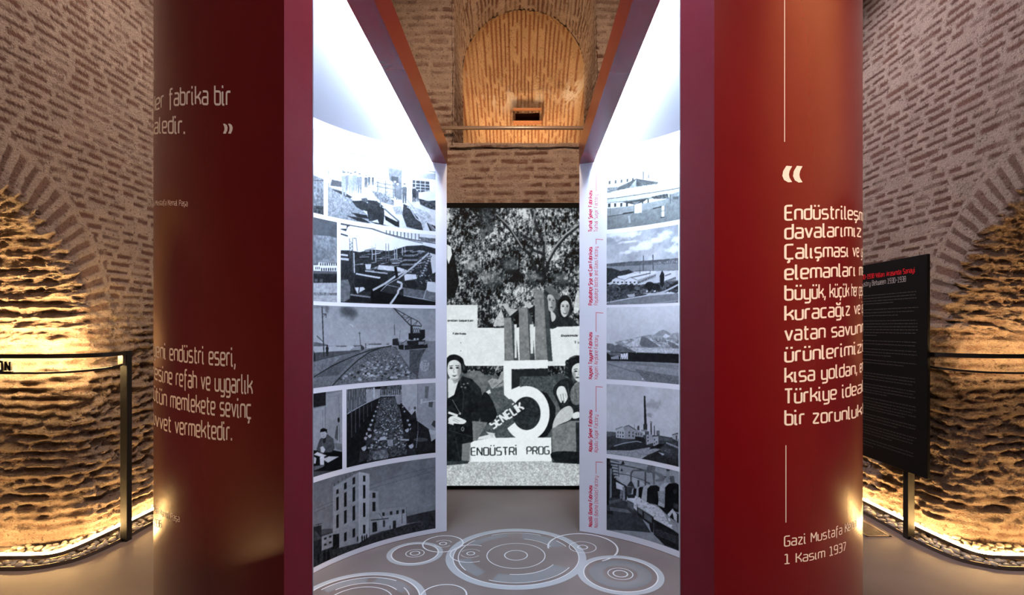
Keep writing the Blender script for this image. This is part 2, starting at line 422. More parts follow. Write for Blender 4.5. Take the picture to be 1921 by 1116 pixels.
    tone = np.clip(tn*.7+.5*fbm(Yv*3, Zv*3, 2, sd+9)-.1, 0, 1)
    P[..., 0] *= side
    yc = (P[:-1, :-1, 1]+P[1:, 1:, 1])/2; zc = (P[:-1, :-1, 2]+P[1:, 1:, 2])/2
    keep = (yc < YB+.02) & (zc < 5.75) & (yc > -1.2)
    o = grid_mesh(name, P, M['wall'], {'brick': brick, 'tone': tone, 'salt': 0*tone}, keep, flip=(side > 0))
    tag(o, kind='structure'); return o
side_wall(-1, 'wall_left'); side_wall(1, 'wall_right')

# niche in the back wall: centre, half width, sill, springing
NX, NW, SILL, NS = .070, .756, 3.60, 4.80
def back_wall():
    xs = np.concatenate([np.arange(-3.35, -1.3, .02), np.arange(-1.3, 1.4, .0125), np.arange(1.4, 3.4, .02)])
    zs = np.concatenate([np.arange(0, 2.6, .02), np.arange(2.6, 5.78, .0125)])
    X, Z = np.meshgrid(xs, zs)
    m, tn, fz = courses(X+50, Z, p=.080, fill=.52, lmin=.22, lmax=.55, seed=90, miss=.10, wob=.03)
    big = fbm(X*2.4, Z*2.4, 4, 91)-.5; med = fbm(X*8, Z*12, 4, 92)-.5; fin = fbm(X*34, Z*40, 3, 93)-.5
    rough = sstep(3.5, 3.75, Z)
    disp = -.014*m+.02*big+(.034+.02*rough)*med+(.020+.008*rough)*fin+rough*.05*big
    P = np.stack([X, YB-disp, Z], -1)
    inside = (np.abs(X-NX) < NW) & (Z > SILL) & ((Z < NS+.45) | ((X-NX)**2+(Z-NS-.45)**2 < NW**2))
    P[..., 1] += 0
    ic = inside[:-1, :-1] & inside[1:, 1:] & inside[1:, :-1] & inside[:-1, 1:]
    brick = m*(1-.45*rough*sstep(.4, .6, fbm(X*2, Z*3, 3, 95)))*(.35+.65*sstep(.36, .56, fbm(X*6, Z*14, 4, 96)))
    tone = np.clip(tn*.6+.6*fbm(X*3, Z*3, 2, 94)-.1, 0, 1)
    tag(grid_mesh('wall_back', P, M['wall'], {'brick': brick, 'tone': tone, 'salt': 0*X}, ~ic), kind='structure')
back_wall()

def stripes(x, y, p, seed, fill=.5):
    m, tn, fz = courses(y+70, x+70, p=p, fill=fill, lmin=.25, lmax=.6, seed=seed, wob=.012, miss=.06)
    return m, tn
YN, NR = 6.50, .745                    # plane of the inner arch and its radius
def niche():
    # side reveals, arched soffit and sill between the back wall and the inner arch
    e = np.concatenate([np.linspace(0, 1, 100)*0, np.radians(np.arange(0, 180.5, 1.0)), np.linspace(0, 1, 100)*0+math.pi])
    hz = np.concatenate([np.linspace(SILL-.02, NS, 100), np.zeros(181), np.linspace(NS, SILL-.02, 100)])
    t = np.linspace(0, 1, 76)
    P = np.zeros((len(t), len(e), 3)); A = np.zeros(P.shape[:2]); Bc = np.zeros(P.shape[:2])
    for i, k in enumerate(t):
        w = NW+(NR-NW)*k; y = YB-.03+(YN-YB+.03)*k; lift = .45*(1-k)**1.5
        st = np.arange(len(e)); mid = (st >= 100) & (st < 281)
        P[i, :, 0] = NX+np.cos(e)*w; P[i, :, 1] = y
        P[i, :, 2] = np.where(mid, NS+lift+np.sin(e)*w, SILL-.02+(hz-SILL+.02)*(NS+lift-SILL+.02)/(NS-SILL+.02))
        A[i] = np.where(mid, NS+e*w, np.where(st < 100, hz, NS+math.pi*w+NS-hz)); Bc[i] = y
    m, tn = stripes(A, Bc, .056, 110)
    nx = fbm(A*9, Bc*9, 4, 111)-.5
    Nn = np.stack([-np.cos(e), 0*e, -np.sin(e)], -1)[None]*np.ones((len(t), 1, 1))
    P = P+Nn*(-.012*m+.04*nx)[..., None]
    tag(grid_mesh('wall_niche_reveal', P, M['wall'], {'brick': m, 'tone': tn, 'salt': 0*m}), kind='structure')
    # sill
    xs = np.arange(NX-NW-.03, NX+NW+.04, .03); ys = np.concatenate([np.arange(YB-.03, YB+.12, .012), np.arange(YB+.12, 7.5, .05)])
    X, Y = np.meshgrid(xs, ys)
    Z = SILL+.03*(fbm(X*6, Y*6, 4, 113)-.5)-.05*sstep(YB+.1, YB-.03, Y)
    tag(grid_mesh('wall_niche_sill', np.stack([X, Y, Z], -1), M['wall'], {'brick': fbm(X*8, Y*8, 3, 114), 'tone': 0*X+.5, 'salt': 0*X}), kind='structure')
    # curved back of the niche, closing over as a half dome
    a = np.radians(np.arange(0, 180.1, .75))
    lev = np.concatenate([np.linspace(SILL-.03, NS, 110), NS+0*np.arange(96)]); el = np.concatenate([np.zeros(110), np.linspace(0, math.pi/2, 96)])
    P = np.zeros((len(lev), len(a), 3)); D = .62
    for i in range(len(lev)):
        w = NR*math.cos(el[i]); z = lev[i]+NR*math.sin(el[i])
        lean = .30*max(0, (NS-z)/(NS-SILL))
        P[i, :, 0] = NX+w*np.cos(a); P[i, :, 1] = YN+(D*math.cos(el[i])+lean)*np.sin(a)**.8; P[i, :, 2] = z
    X, Z = P[..., 0], P[..., 2]
    fan = (X-NX)*(1+.10*(NS-Z))
    m, tn = stripes(fan, Z*1.0+P[..., 1], .050, 120, .46)
    nz = fbm(X*9, Z*9, 4, 121)-.5; fi = fbm(X*34, Z*30, 3, 122)-.5
    P[..., 1] += .012*m+.03*nz+.014*fi
    s1 = np.exp(-((Z-4.70-.18*(X-NX)**2)/.13)**2)*sstep(.50, .66, fbm(X*16, Z*7, 4, 123))*sstep(.75, .3, np.abs(X-NX+.2))
    s2 = np.exp(-((X-NX-.64)/.13)**2-((Z-4.70)/.13)**2)*sstep(.42, .56, fbm(X*20, Z*20, 4, 124))*1.2
    salt = np.clip(s1*.7+s2, 0, 1)
    hx0, hx1, hz0, hz1 = -.045, .30, 4.43, 4.56
    hole = (X > hx0) & (X < hx1) & (Z > hz0) & (Z < hz1) & (P[..., 1] > YN+.3)
    hc = hole[:-1, :-1] & hole[1:, 1:]
    tag(grid_mesh('wall_niche', P, M['niche'], {'brick': m, 'tone': tn, 'salt': salt}, ~hc), kind='structure')
    # putlog hole: an open-fronted pocket
    yb = float(P[..., 1][hole].max())
    mb = MB(); x0, x1, z0, z1, y0, y1 = hx0-.02, hx1+.02, hz0-.02, hz1+.02, yb-.16, yb+.16
    mb.add([(x0,y0,z0),(x1,y0,z0),(x1,y1,z0),(x0,y1,z0),(x0,y0,z1),(x1,y0,z1),(x1,y1,z1),(x0,y1,z1)], [(0,1,2,3),(7,6,5,4),(1,5,6,2),(0,3,7,4),(3,2,6,7)])
    tag(mb.build('wall_niche_hole', simple('hole_brick', (.20, .09, .05), .9, bump=.8, scale=40, var=.5)), kind='structure')
niche()

# floor, gravel bed borders and ceiling
tag(MB().box((-4.5, -1.5, -.1), (4.5, YB+.05, 0)).build('floor', M['floor']), kind='structure')
tag(MB().box((-4.5, -1.5, 5.76), (4.5, YB+2.2, 5.9)).build('ceiling', simple('vault_plaster', (.36, .26, .20), .9, var=.3, scale=4)), kind='structure')

# ------------------------------------------------------------------ lettering: a squarish single-stroke alphabet
_CED = '|1.5,-.3 1.5,-1.7 .7,-1.7'; _DOT = '|{x},6.3 {x},7.3'
GL = {
'a': '.2,5 3,5 3,0|3,2.7 0,2.7 0,0 3,0', 'b': '0,7.2 0,0 3,0 3,5 0,5', 'c': '2.8,5 0,5 0,0 2.8,0', 'd': '3,7.2 3,0 0,0 0,5 3,5',
'e': '2.9,0 0,0 0,5 3,5 3,2.4 0,2.4', 'f': '.8,-1.8 .8,7.2 2.4,7.2|0,5 2.2,5', 'g': '3,0 0,0 0,5 3,5 3,-2 .2,-2',
'h': '0,0 0,7.2|0,5 3,5 3,0', 'ı': '0,5 0,0 .9,0', 'i': '0,5 0,0 .9,0|0,6.3 0,7.3', 'k': '0,0 0,7.2|2.9,5 2.9,4.4 1,2.7 0,2.7|1,2.7 2,2.7 3,1.2 3,0',
'l': '0,7.2 0,0 1,0', 'm': '0,0 0,5 2.4,5 2.4,0|2.4,5 4.8,5 4.8,0', 'n': '0,0 0,5 3,5 3,0', 'o': '0,0 0,5 3,5 3,0 z', 'p': '0,-2 0,5 3,5 3,0 0,0',
'r': '0,0 0,5 2,5', 's': '2.8,5 0,5 0,2.5 3,2.5 3,0 0,0', 't': '.7,6.7 .7,0 2.2,0|0,5 2.2,5', 'u': '0,5 0,0 3,0 3,5', 'v': '0,5 1.5,0|1.5,0 3,5',
'w': '0,5 0,0 2.4,0 2.4,5|2.4,0 4.8,0 4.8,5', 'x': '0,0 3,5|0,5 3,0', 'y': '0,5 0,0 3,0|3,5 3,-2 .2,-2', 'z': '0,5 3,5 0,0 3,0',
'A': '0,0 1.7,7|1.7,7 3.4,0|.6,2.3 2.8,2.3', 'B': '0,0 0,7 3,7 3,3.7 0,3.7|2.4,3.7 3.3,3.7 3.3,0 0,0', 'C': '3.2,7 0,7 0,0 3.2,0', 'D': '0,0 0,7 3.2,7 3.2,0 z',
'E': '2.9,7 0,7 0,0 2.9,0|0,3.6 2.6,3.6', 'F': '2.8,7 0,7 0,0|0,3.6 2.5,3.6', 'G': '3.2,7 0,7 0,0 3.2,0 3.2,3.4 1.7,3.4', 'H': '0,0 0,7|3.3,0 3.3,7|0,3.6 3.3,3.6',
'I': '0,0 0,7', 'K': '0,0 0,7|3,7 3,6 1.2,3.7 0,3.7|1.2,3.7 3.1,1.6 3.1,0', 'L': '0,7 0,0 2.7,0', 'M': '0,0 0,7 2,2.6|2,2.6 4,7 4,0', 'N': '0,0 0,7|0,7 3.2,0|3.2,0 3.2,7',
'O': '0,0 0,7 3.2,7 3.2,0 z', 'P': '0,0 0,7 3.1,7 3.1,3.2 0,3.2', 'R': '0,0 0,7 3.1,7 3.1,3.2 0,3.2|2,3.2 3.2,0', 'S': '3,7 0,7 0,3.6 3.1,3.6 3.1,0 0,0', 'T': '0,7 3.2,7|1.6,7 1.6,0',
'U': '0,7 0,0 3.2,0 3.2,7', 'Y': '0,7 0,4 1.6,3 1.6,0|1.6,3 3.2,4 3.2,7',
'0': '0,0 0,7 3,7 3,0 z', '1': '.2,6.4 .6,7 1.5,7 1.5,0|0,0 2.9,0', '3': '0,7 3,7 3,0 0,0|.8,3.6 3,3.6', '5': '2.9,7 0,7 0,3.9 3,3.9 3,0 0,0', '6': '2.8,7 0,7 0,0 3,0 3,3.9 0,3.9', '7': '0,7 3,7 1,0', '8': '0,0 0,7 3,7 3,0 z|0,3.6 3,3.6', '9': '.2,0 3,0 3,7 0,7 0,3.4 3,3.4',
'.': '0,-.1 0,.9', ',': '.2,.9 .2,-.2 -.2,-1.3', '-': '.2,3 2,3', '–': '.2,3.2 2.6,3.2', '(': '1,7.6 0,6.4 0,-.4 1,-1.6', ')': '0,7.6 1,6.4 1,-.4 0,-1.6',
}
GL['ç'] = GL['c']+_CED; GL['ş'] = GL['s']+_CED; GL['ğ'] = GL['g']+'|.5,7.6 .5,6.5 2.5,6.5 2.5,7.6'; GL['ö'] = GL['o']+'|.6,6.3 .6,7.3|2.4,6.3 2.4,7.3'; GL['ü'] = GL['u']+'|.6,6.3 .6,7.3|2.4,6.3 2.4,7.3'
GL['î'] = GL['ı']+'|-.9,6.3 0,7.5 .9,6.3'; GL['Ç'] = GL['C']+_CED; GL['Ş'] = GL['S']+_CED; GL['İ'] = GL['I']+'|0,8.2 0,9.2'; GL['Ü'] = GL['U']+'|.6,8.2 .6,9.2|2.6,8.2 2.6,9.2'
def strokes(ch):
    out = []
    for s in GL.get(ch, '').split('|'):
        if not s.strip(): continue
        closed = s.strip().endswith('z'); pts = [tuple(map(float, p.split(','))) for p in s.replace('z', '').split()]
        out.append((pts, closed))
    return out
def gwidth(ch):
    if ch == ' ': return 1.6
    xs = [p[0] for pts, c in strokes(ch) for p in pts]
    return max(xs) if xs else 2.5
def rounded(pts, closed, r=1.05):
    n = len(pts); out = []
    for i, p in enumerate(pts):
        if not closed and i in (0, n-1): out.append(p); continue
        a, b = pts[i-1], pts[(i+1) % n]
        da = math.dist(a, p); db = math.dist(b, p)
        if da < 1e-6 or db < 1e-6: continue
        k = min(r, da*.5, db*.5)
        A = (p[0]+(a[0]-p[0])/da*k, p[1]+(a[1]-p[1])/da*k); B = (p[0]+(b[0]-p[0])/db*k, p[1]+(b[1]-p[1])/db*k)
        for t in (0, .25, .5, .75, 1):
            out.append(tuple((1-t)**2*A[j]+2*t*(1-t)*p[j]+t*t*B[j] for j in (0, 1)))
    return out
def ribbon(pts, closed, w, ext=0):
    """flat outline of a stroke of width w: list of quads in glyph units"""
    P = [np.array(p) for p in pts]; n = len(P); L = []; R = []
    for i in range(n):
        a = P[i-1] if (i > 0 or closed) else None; b = P[(i+1) % n] if (i < n-1 or closed) else None
        d1 = (P[i]-a)/max(np.linalg.norm(P[i]-a), 1e-9) if a is not None else None
        d2 = (b-P[i])/max(np.linalg.norm(b-P[i]), 1e-9) if b is not None else None
        if d1 is None: d1 = d2
        if d2 is None: d2 = d1
        n1 = np.array([-d1[1], d1[0]]); n2 = np.array([-d2[1], d2[0]]); m = n1+n2; l = np.linalg.norm(m)
        m = n1 if l < .3 else m/l
        k = min(1/max(m@n1, .35), 1.8)
        q = P[i]
        if ext and not closed: q = q-d1*ext if i == 0 else (q+d2*ext if i == n-1 else q)
        L.append(q+m*w/2*k); R.append(q-m*w/2*k)
    return [(L[i], R[i], R[(i+1) % n], L[(i+1) % n]) for i in range(n if closed else n-1)]
def layout(text, gap=1.35):
    x = 0; pos = []
    for ch in text:
        pos.append(x); x += gwidth(ch)+gap
    return pos, x-gap
def text_quads(text, w=.85, gap=1.2):
    pos, width = layout(text, gap); Q = []
    for ch, x0 in zip(text, pos):
        for pts, c in strokes(ch):
            rp = rounded(pts, c)
            for q in ribbon(rp, c, w, ext=(.0 if len(pts) > 2 or c else w*.0)):
                Q.append([(p[0]+x0, p[1]) for p in q])
    return Q, pos, width
def quads_mesh(name, Q, fn, m, parent=None):
    mb = MB()
    for q in Q: mb.add([fn(*p) for p in q], [(0, 1, 2, 3)])
    return mb.build(name, m, parent)

EPS = .0005
EASE = (.22, .32)
def line_out(text, i0, a, i1, b, hpx, w=.85, capital=7.0):
    """one line of lettering on the outer face: character i0 starts at pixel a, character i1 ends at pixel b"""
    (p0, z0), (p1, z1) = un_out(*a), un_out(*b)
    Q, pos, _ = text_quads(text, w)
    x0, x1 = pos[i0], pos[i1]+gwidth(text[i1])
    kz = (z1-z0)/(p1-p0); K = EASE[p1 > 0]
    yb = hit(b[0] if abs(p1) < abs(p0) else a[0], RO, False)[1]
    sy = hpx*yb/FPX/capital
    ua, ub = a[0], b[0]
    def ps(x):                                                       # letter spacing along the curve
        t = (x-x0)/(x1-x0)
        if p1 > 0:
            f = lambda q: un_out(ua+(ub-ua)*(q+K*q*(1-q)), 600)[0]
            return f(t) if 0 <= t <= 1 else (f(1)+(f(1)-f(.93))/.07*(t-1) if t > 1 else f(0)+(f(.05)-f(0))/.05*t)
        f = lambda q: un_out(ua+(ub-ua)*(q-K*q*(1-q)), 600)[0]
        return f(t) if 0 <= t <= 1 else (f(0)+(f(.07)-f(0))/.07*t if t < 0 else f(1)+(f(1)-f(.95))/.05*(t-1))
    def fn(x, y):
        p = ps(x); return cyl(p, RO+EPS, z0+kz*(p-p0)+sy*y)
    starts = [i for i, ch in enumerate(text) if i == 0 or text[i-1] == ' ']; out = [[] for _ in starts]
    for q in Q:                                                      # sorted into words
        xm = max(p[0] for p in q); k_ = max(j for j, i in enumerate(starts) if j == 0 or pos[i]-.7 <= xm)
        out[k_].append([fn(*p) for p in q])
    return [o for o in out if o]
def letters(name, lines, label, mtl, group='quotations lettered on the drum', cat='lettering'):
    t = empty(name, lines[-1][0][0][0], label, cat, group)
    for words_ in lines:
        for Q in words_:
            mb = MB()
            for q in Q: mb.add(q, [(0, 1, 2, 3)])
            mb.build('word', mtl, t)
    return t
def shape_out(poly):                                             # flat shape given in pixels
    return [cyl(p, RO+EPS, z) for p, z in (un_out(u, v) for u, v in poly)]
def shapes(name, polys, label, mtl, cat='lettering', group='quotations lettered on the drum'):
    mb = MB()
    for p in polys:
        v = shape_out(p); mb.add(v, [list(range(len(v)))])
    return tag(mb.build(name, mtl), label, cat, group)

R = [("Endüstrileşmek, en büyük millî", 0, (1473, 412.6), 10, (1609.5, 412.4)), ("davalarımız arasındadır.", 0, (1473, 448), 10, (1615, 444)),
     ("Çalışması ve yaşaması için", 0, (1473, 485.7), 8, (1591, 480.7)), ("elemanları memleketimizde", 0, (1473, 524.3), 9, (1604, 516.8)),
     ("büyük, küçük her çeşit sanayii", 0, (1473, 562.6), 4, (1544, 558.5)), ("kuracağız ve işleteceğiz.", 0, (1473, 600.9), 8, (1594, 590.5)),
     ("vatan savunması olmak üzere,", 0, (1473, 638.9), 10, (1614.5, 623.8)), ("ürünlerimizi kıymetlendirmek", 0, (1473, 678.7), 10, (1616, 659.8)),
     ("kısa yoldan, en ileri", 0, (1473, 717.2), 10, (1604, 701.4)), ("Türkiye idealine ulaşabilmek", 0, (1472, 756.8), 11, (1616, 735)),
     ("bir zorunluktur.", 0, (1473, 796.8), 11, (1616, 777.6))]
letters('quote_lettering', [line_out(t, i, a, j, b, 26.5, .92) for t, i, a, j, b in R], 'large cream eleven-line quotation on the right red curve', M['letter'])
letters('signature_lettering', [line_out("Gazi Mustafa Kemal", 0, (1471.5, 1024.5), 11, (1579, 1001), 18.5, .78), line_out("1 Kasım 1937", 0, (1471.5, 1057.5), 11, (1586.5, 1031.5), 17.5, .78)],
        'cream two-line signature and date low on the right red curve', M['letter'])
def qmark(x, y, w, h, flip):
    pts = [(.42, 0), (.98, .03), (.74, .30), (.66, .52), (.72, .72), (.98, .98), (.60, 1.0), (.20, .86), (.02, .62), (.10, .32)]
    if flip: pts = [(1-a, 1-b) for a, b in pts]
    return [(x+a*w, y+b*h) for a, b in pts]
shapes('quotation_mark', [qmark(1467, 311, 19, 31, False), qmark(1487, 311, 18.5, 31.5, False)], 'cream opening quotation mark above the long right quotation', M['letter'])
shapes('rule_line', [[(1471, y0), (1472.2, y0), (1472.2, y1), (1471, y1)] for y0, y1 in ((-160, 60), (60, 266))], 'thin cream vertical line above the right quotation mark', M['letter'], 'line')
shapes('rule_line', [[(1473.4, 835), (1474.8, 835), (1474.8, 980), (1473.4, 980)]], 'thin cream vertical line between right quotation and its signature', M['letter'], 'line')

letters('quote_lettering', [line_out("Her fabrika bir", 1, (292.5, 206.5), 14, (432.5, 197.2), 36, .85, 7.2), line_out("kaledir.", 1, (290, 251), 7, (346, 251), 33, .85, 7.2)],
        'cream two-line quotation high on the left red curve', M['letterw'])
shapes('quotation_mark', [qmark(418.5, 232, 9, 19, True), qmark(428, 232, 9, 19, True)], 'cream closing quotation mark high on the left red curve', M['letterw'])
shapes('quotation_mark', [qmark(288.4, 133, 1.6, 17, False)], 'cream opening quotation mark at the far left drum edge', M['letterw'])
letters('signature_lettering', [line_out("Gazi Mustafa Kemal Paşa", 5, (292, 385), 22, (352, 386.6), 10.5, .75)], 'small cream name below the upper left quotation', M['letterw'])
letters('quote_lettering', [line_out("Her yeni endüstri eseri,", 5, (293.5, 668.8), 23, (441, 686.5), 34, .85, 7.2), line_out("çevresine refah ve uygarlık", 4, (290.5, 709.5), 26, (473.3, 738.5), 35.5, .85, 7.2),
        line_out("bütün memlekete sevinç", 2, (293, 753), 21, (471, 784.3), 35.5, .85, 7.2), line_out("ve kuvvet vermektedir.", 5, (292.5, 798.5), 21, (434.5, 825.8), 34, .85, 7.2)],
        'cream four-line quotation at mid height on left red curve', M['letterw'])
letters('signature_lettering', [line_out("Gazi Mustafa Kemal Paşa", 13, (301.5, 966), 22, (337, 978.6), 12, .75), line_out("11 Ocak 1936".replace('Ocak', 'I') if 0 else "1936", 1, (291, 986.2), 3, (303, 990), 14, .75)],
        'small cream name and year low on left red curve', M['letterw'])

# captions inside the right half: bold Turkish line, light English line, leader line, all turned upright
def cap_line(text, u_base, v0, v1, hpx, w):
    """text running upwards: starts at pixel row v0 (below) and ends at v1 (above), baseline at column u_base"""
    pb, z0 = un_in(u_base, v0); z1 = un_in(u_base, v1)[1]
    Q, pos, width = text_quads(text, w, 1.25)
    k = (z1-z0)/width; y = hit(u_base, RI, True)[1]
    sy = hpx*y/FPX/7.0/RI
    return [[cylb(pb-sy*p[1], RI-EPS, z0+k*p[0]) for p in q] for q in Q]
def in_shape(poly): return [cylb(p, RI-EPS, z) for p, z in (un_in(u, v) for u, v in poly)]
CAPS = [("Turhal Şeker Fabrikası", "Turhal Sugar Factory", (434, 357), (434, 365), (359, 300), None, 'first'),
        ("Paşabahçe Şişe ve Cam Fabrikası", "Paşabahçe Bottle and Glass Factory", (572, 463), (572, 463), (458, 449), 1131.5, 'second'),
        ("Kayseri Tayyare Fabrikası", "Kayseri Airplane Factory", (710.5, 623), (711, 629.5), (622.8, 586.8), 1131.6, 'third'),
        ("Alpullu Şeker Fabrikası", "Alpullu Sugar Factory", (847.5, 769), (849, 778.5), (772.8, 725.5), 1130.7, 'fourth'),
        ("Nazilli Basma Fabrikası", "Nazilli Basma (textile) Factory", (988, 910.6), (990, 893), (889, 866.7), 1131, 'lowest')]
for bold, thin, bv, tv, lv, lx, which in CAPS:
    what = {'first': 'topmost crimson upright caption, beside the photograph of the pond roof', 'second': 'crimson upright caption beside the photograph of factory by the strait',
            'third': 'crimson upright caption beside the snowy mountain photograph', 'fourth': 'crimson upright caption beside the tall chimney photograph', 'lowest': 'lowest crimson upright caption, beside the cotton machines photograph'}[which]
    mb = MB()
    for q in cap_line(bold, 1110.6, bv[0], bv[1], 6.6, 1.5): mb.add(q, [(0, 1, 2, 3)])
    o = mb.build('caption_lettering', M['crimson']); tag(o, what, 'caption', 'crimson captions on the white lining')
    mb = MB()
    for q in cap_line(thin, 1121.2, tv[0], tv[1], 6.9, .75): mb.add(q, [(0, 1, 2, 3)])
    mb.build('english_line', M['crimson'], o)
    mb = MB().add(in_shape([(1117.7, lv[0]), (1118.7, lv[0]), (1118.7, lv[1]), (1117.7, lv[1])]), [(0, 1, 2, 3)])
    if lx: mb.add(in_shape([(1117.7, lv[1]), (1117.7, lv[1]-1), (lx, lv[1]), (lx, lv[1]+1)]), [(0, 1, 2, 3)])
    mb.build('leader_line', M['crimson'], o)

# ------------------------------------------------------------------ floor: rings of projected light, painted as thin pale sheets
def painted_light(name, col, alpha):
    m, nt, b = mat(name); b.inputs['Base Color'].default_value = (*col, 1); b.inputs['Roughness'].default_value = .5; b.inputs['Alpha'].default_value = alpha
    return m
M['ringline'] = painted_light('white_ring_light', (.92, .95, .95), 1.0); M['ringband'] = painted_light('broad_ring_light', (.76, .82, .85), .72); M['ringhaze'] = painted_light('faint_ring_light', (.66, .72, .75), .34)
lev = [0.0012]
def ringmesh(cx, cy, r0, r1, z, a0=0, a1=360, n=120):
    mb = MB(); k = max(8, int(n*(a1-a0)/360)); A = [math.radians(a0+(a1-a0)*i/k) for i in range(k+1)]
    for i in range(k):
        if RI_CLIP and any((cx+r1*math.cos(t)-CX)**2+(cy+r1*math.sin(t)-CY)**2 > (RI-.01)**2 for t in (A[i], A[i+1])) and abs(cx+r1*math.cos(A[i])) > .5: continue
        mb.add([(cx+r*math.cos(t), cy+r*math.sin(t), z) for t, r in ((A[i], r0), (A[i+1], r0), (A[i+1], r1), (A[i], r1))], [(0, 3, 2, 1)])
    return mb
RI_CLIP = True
def target(cx, cy, label, bands=(), lines=(), hazes=()):  # one projected ring, its light put into flat pale meshes
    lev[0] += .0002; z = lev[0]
    t = empty('painted_light_ring', (cx, cy, 0), label, 'floor graphic', 'painted rings of projected light on the drum floor')
    for r0, r1 in bands: ringmesh(cx, cy, r0, r1, z).build('pale_light_band', M['ringband'], t)
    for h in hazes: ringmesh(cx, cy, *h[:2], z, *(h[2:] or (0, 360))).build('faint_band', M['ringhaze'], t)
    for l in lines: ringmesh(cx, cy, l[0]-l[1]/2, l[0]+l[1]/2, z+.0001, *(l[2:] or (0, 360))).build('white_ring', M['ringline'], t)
target(-.014, 3.83, 'largest painted ring of projected light, in the middle of the drum floor', [(.455, .505)], [(.452, .007), (.21, .007), (.082, .008), (.415, .007, 62, 118), (.415, .007, 140, 215), (.415, .007, 245, 332), (.30, .007, 30, 78), (.30, .007, 262, 330), (.405, .007, 22, 40)],
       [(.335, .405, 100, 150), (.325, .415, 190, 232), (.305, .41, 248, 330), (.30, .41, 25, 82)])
target(-.751, 3.863, 'painted light ring with a broad pale rim, left of the largest ring', [(.170, .203)], [(.168, .010), (.066, .006), (.034, .008)])
target(-.571, 4.035, 'small painted light ring behind the broad-rimmed one by the left wall', [], [(.152, .011), (.066, .005, 20, 150), (.066, .005, 200, 330), (.026, .008)])
target(-.344, 3.86, 'thin partial painted light ring overlapping the left side of largest ring', [], [(.149, .009, 62, 300), (.072, .004, 30, 160), (.072, .004, 200, 330), (.028, .008)])
target(.485, 3.969, 'thin painted light ring behind the largest one, by the right wall', [], [(.258, .013, -65, 185), (.100, .006), (.036, .009)])
target(.685, 3.54, 'painted light ring with petal-like inner band, front right by the post', [(.245, .285)], [(.243, .008), (.082, .007), (.047, .010)], [(.115, .205), (.160, .205)])
target(-.953, 3.16, 'large painted light ring cut off at the near left floor', [(.365, .402)], [(.362, .010), (.325, .008, 60, 150), (.25, .008, 40, 140), (.20, .008), (.30, .008, 330, 400)], [(.255, .325, 95, 150), (.25, .33, 30, 85)])
target(-.456, 3.25, 'small painted light ring at the near edge, right of large cut-off ring', [], [(.140, .010)])

# ------------------------------------------------------------------ things along the walls
def smooth_path(pts, n=8, closed=False):
    P = [np.array(p, float) for p in pts]; out = []
    for i in range(len(P)-1):
        p0, p1, p2, p3 = P[max(i-1, 0)], P[i], P[i+1], P[min(i+2, len(P)-1)]
        for k in range(n):
            t = k/n; out.append(.5*((2*p1)+(-p0+p2)*t+(2*p0-5*p1+4*p2-p3)*t*t+(-p0+3*p1-3*p2+p3)*t**3))
    out.append(P[-1]); return out
random.seed(5)
def edge_path(side):      # outer steel edging of the gravel bed (x positive, mirrored for the left)
    return [(side*x, y) for x, y in ((3.06, 5.58), (3.06, 4.5), (3.055, 4.07), (3.09, 3.80), (3.16, 3.68), (3.29, 3.605), (3.5, 3.59), (4.3, 3.59))]
def led_path(side):
    return [(side*x, y) for x, y in ((3.185, 5.58), (3.183, 4.63), (3.19, 4.25), (3.205, 3.95), (3.225, 3.80), (3.27, 3.72), (3.40, 3.695), (3.62, 3.69), (4.3, 3.69))]
def wall_path(side):
    return [(side*x, y) for x, y in ((3.34, 5.58), (3.34, 4.5), (3.34, 4.25), (3.36, 4.05), (3.42, 3.93), (3.55, 3.90), (3.8, 3.88), (4.3, 3.88))]
def resample(path, n):
    P = np.array(smooth_path(path, 12)); L = np.concatenate([[0], np.cumsum(np.linalg.norm(np.diff(P, axis=0), axis=1))])
    s = np.linspace(0, L[-1], n); return np.stack([np.interp(s, L, P[:, k]) for k in (0, 1)], 1)
def offset_path(P, k):
    T = np.gradient(np.array(P), axis=0); T /= np.linalg.norm(T, axis=1)[:, None]
    return np.array(P)+k*np.stack([-T[:, 1], T[:, 0]], 1)
def pebble_mesh(k):
    bm = bmesh.new(); bmesh.ops.create_icosphere(bm, subdivisions=2, radius=1)
    rnd = random.Random(k); ax = [rnd.uniform(.8, 1.15), rnd.uniform(.6, .9), rnd.uniform(.42, .62)]; ph = [rnd.uniform(0, 6) for _ in range(3)]
    for v in bm.verts:
        n = 1+.08*math.sin(3*v.co.x+ph[0])+.07*math.sin(4*v.co.y+ph[1])+.05*math.sin(3*v.co.z+ph[2])
        v.co = Vector((v.co.x*ax[0], v.co.y*ax[1], v.co.z*ax[2]))*n
    me = bpy.data.meshes.new('pebble'); bm.to_mesh(me); bm.free(); me.materials.append(M['pebble'])
    me.polygons.foreach_set('use_smooth', np.ones(len(me.polygons), dtype=bool)); return me
PM = [pebble_mesh(k) for k in range(6)]
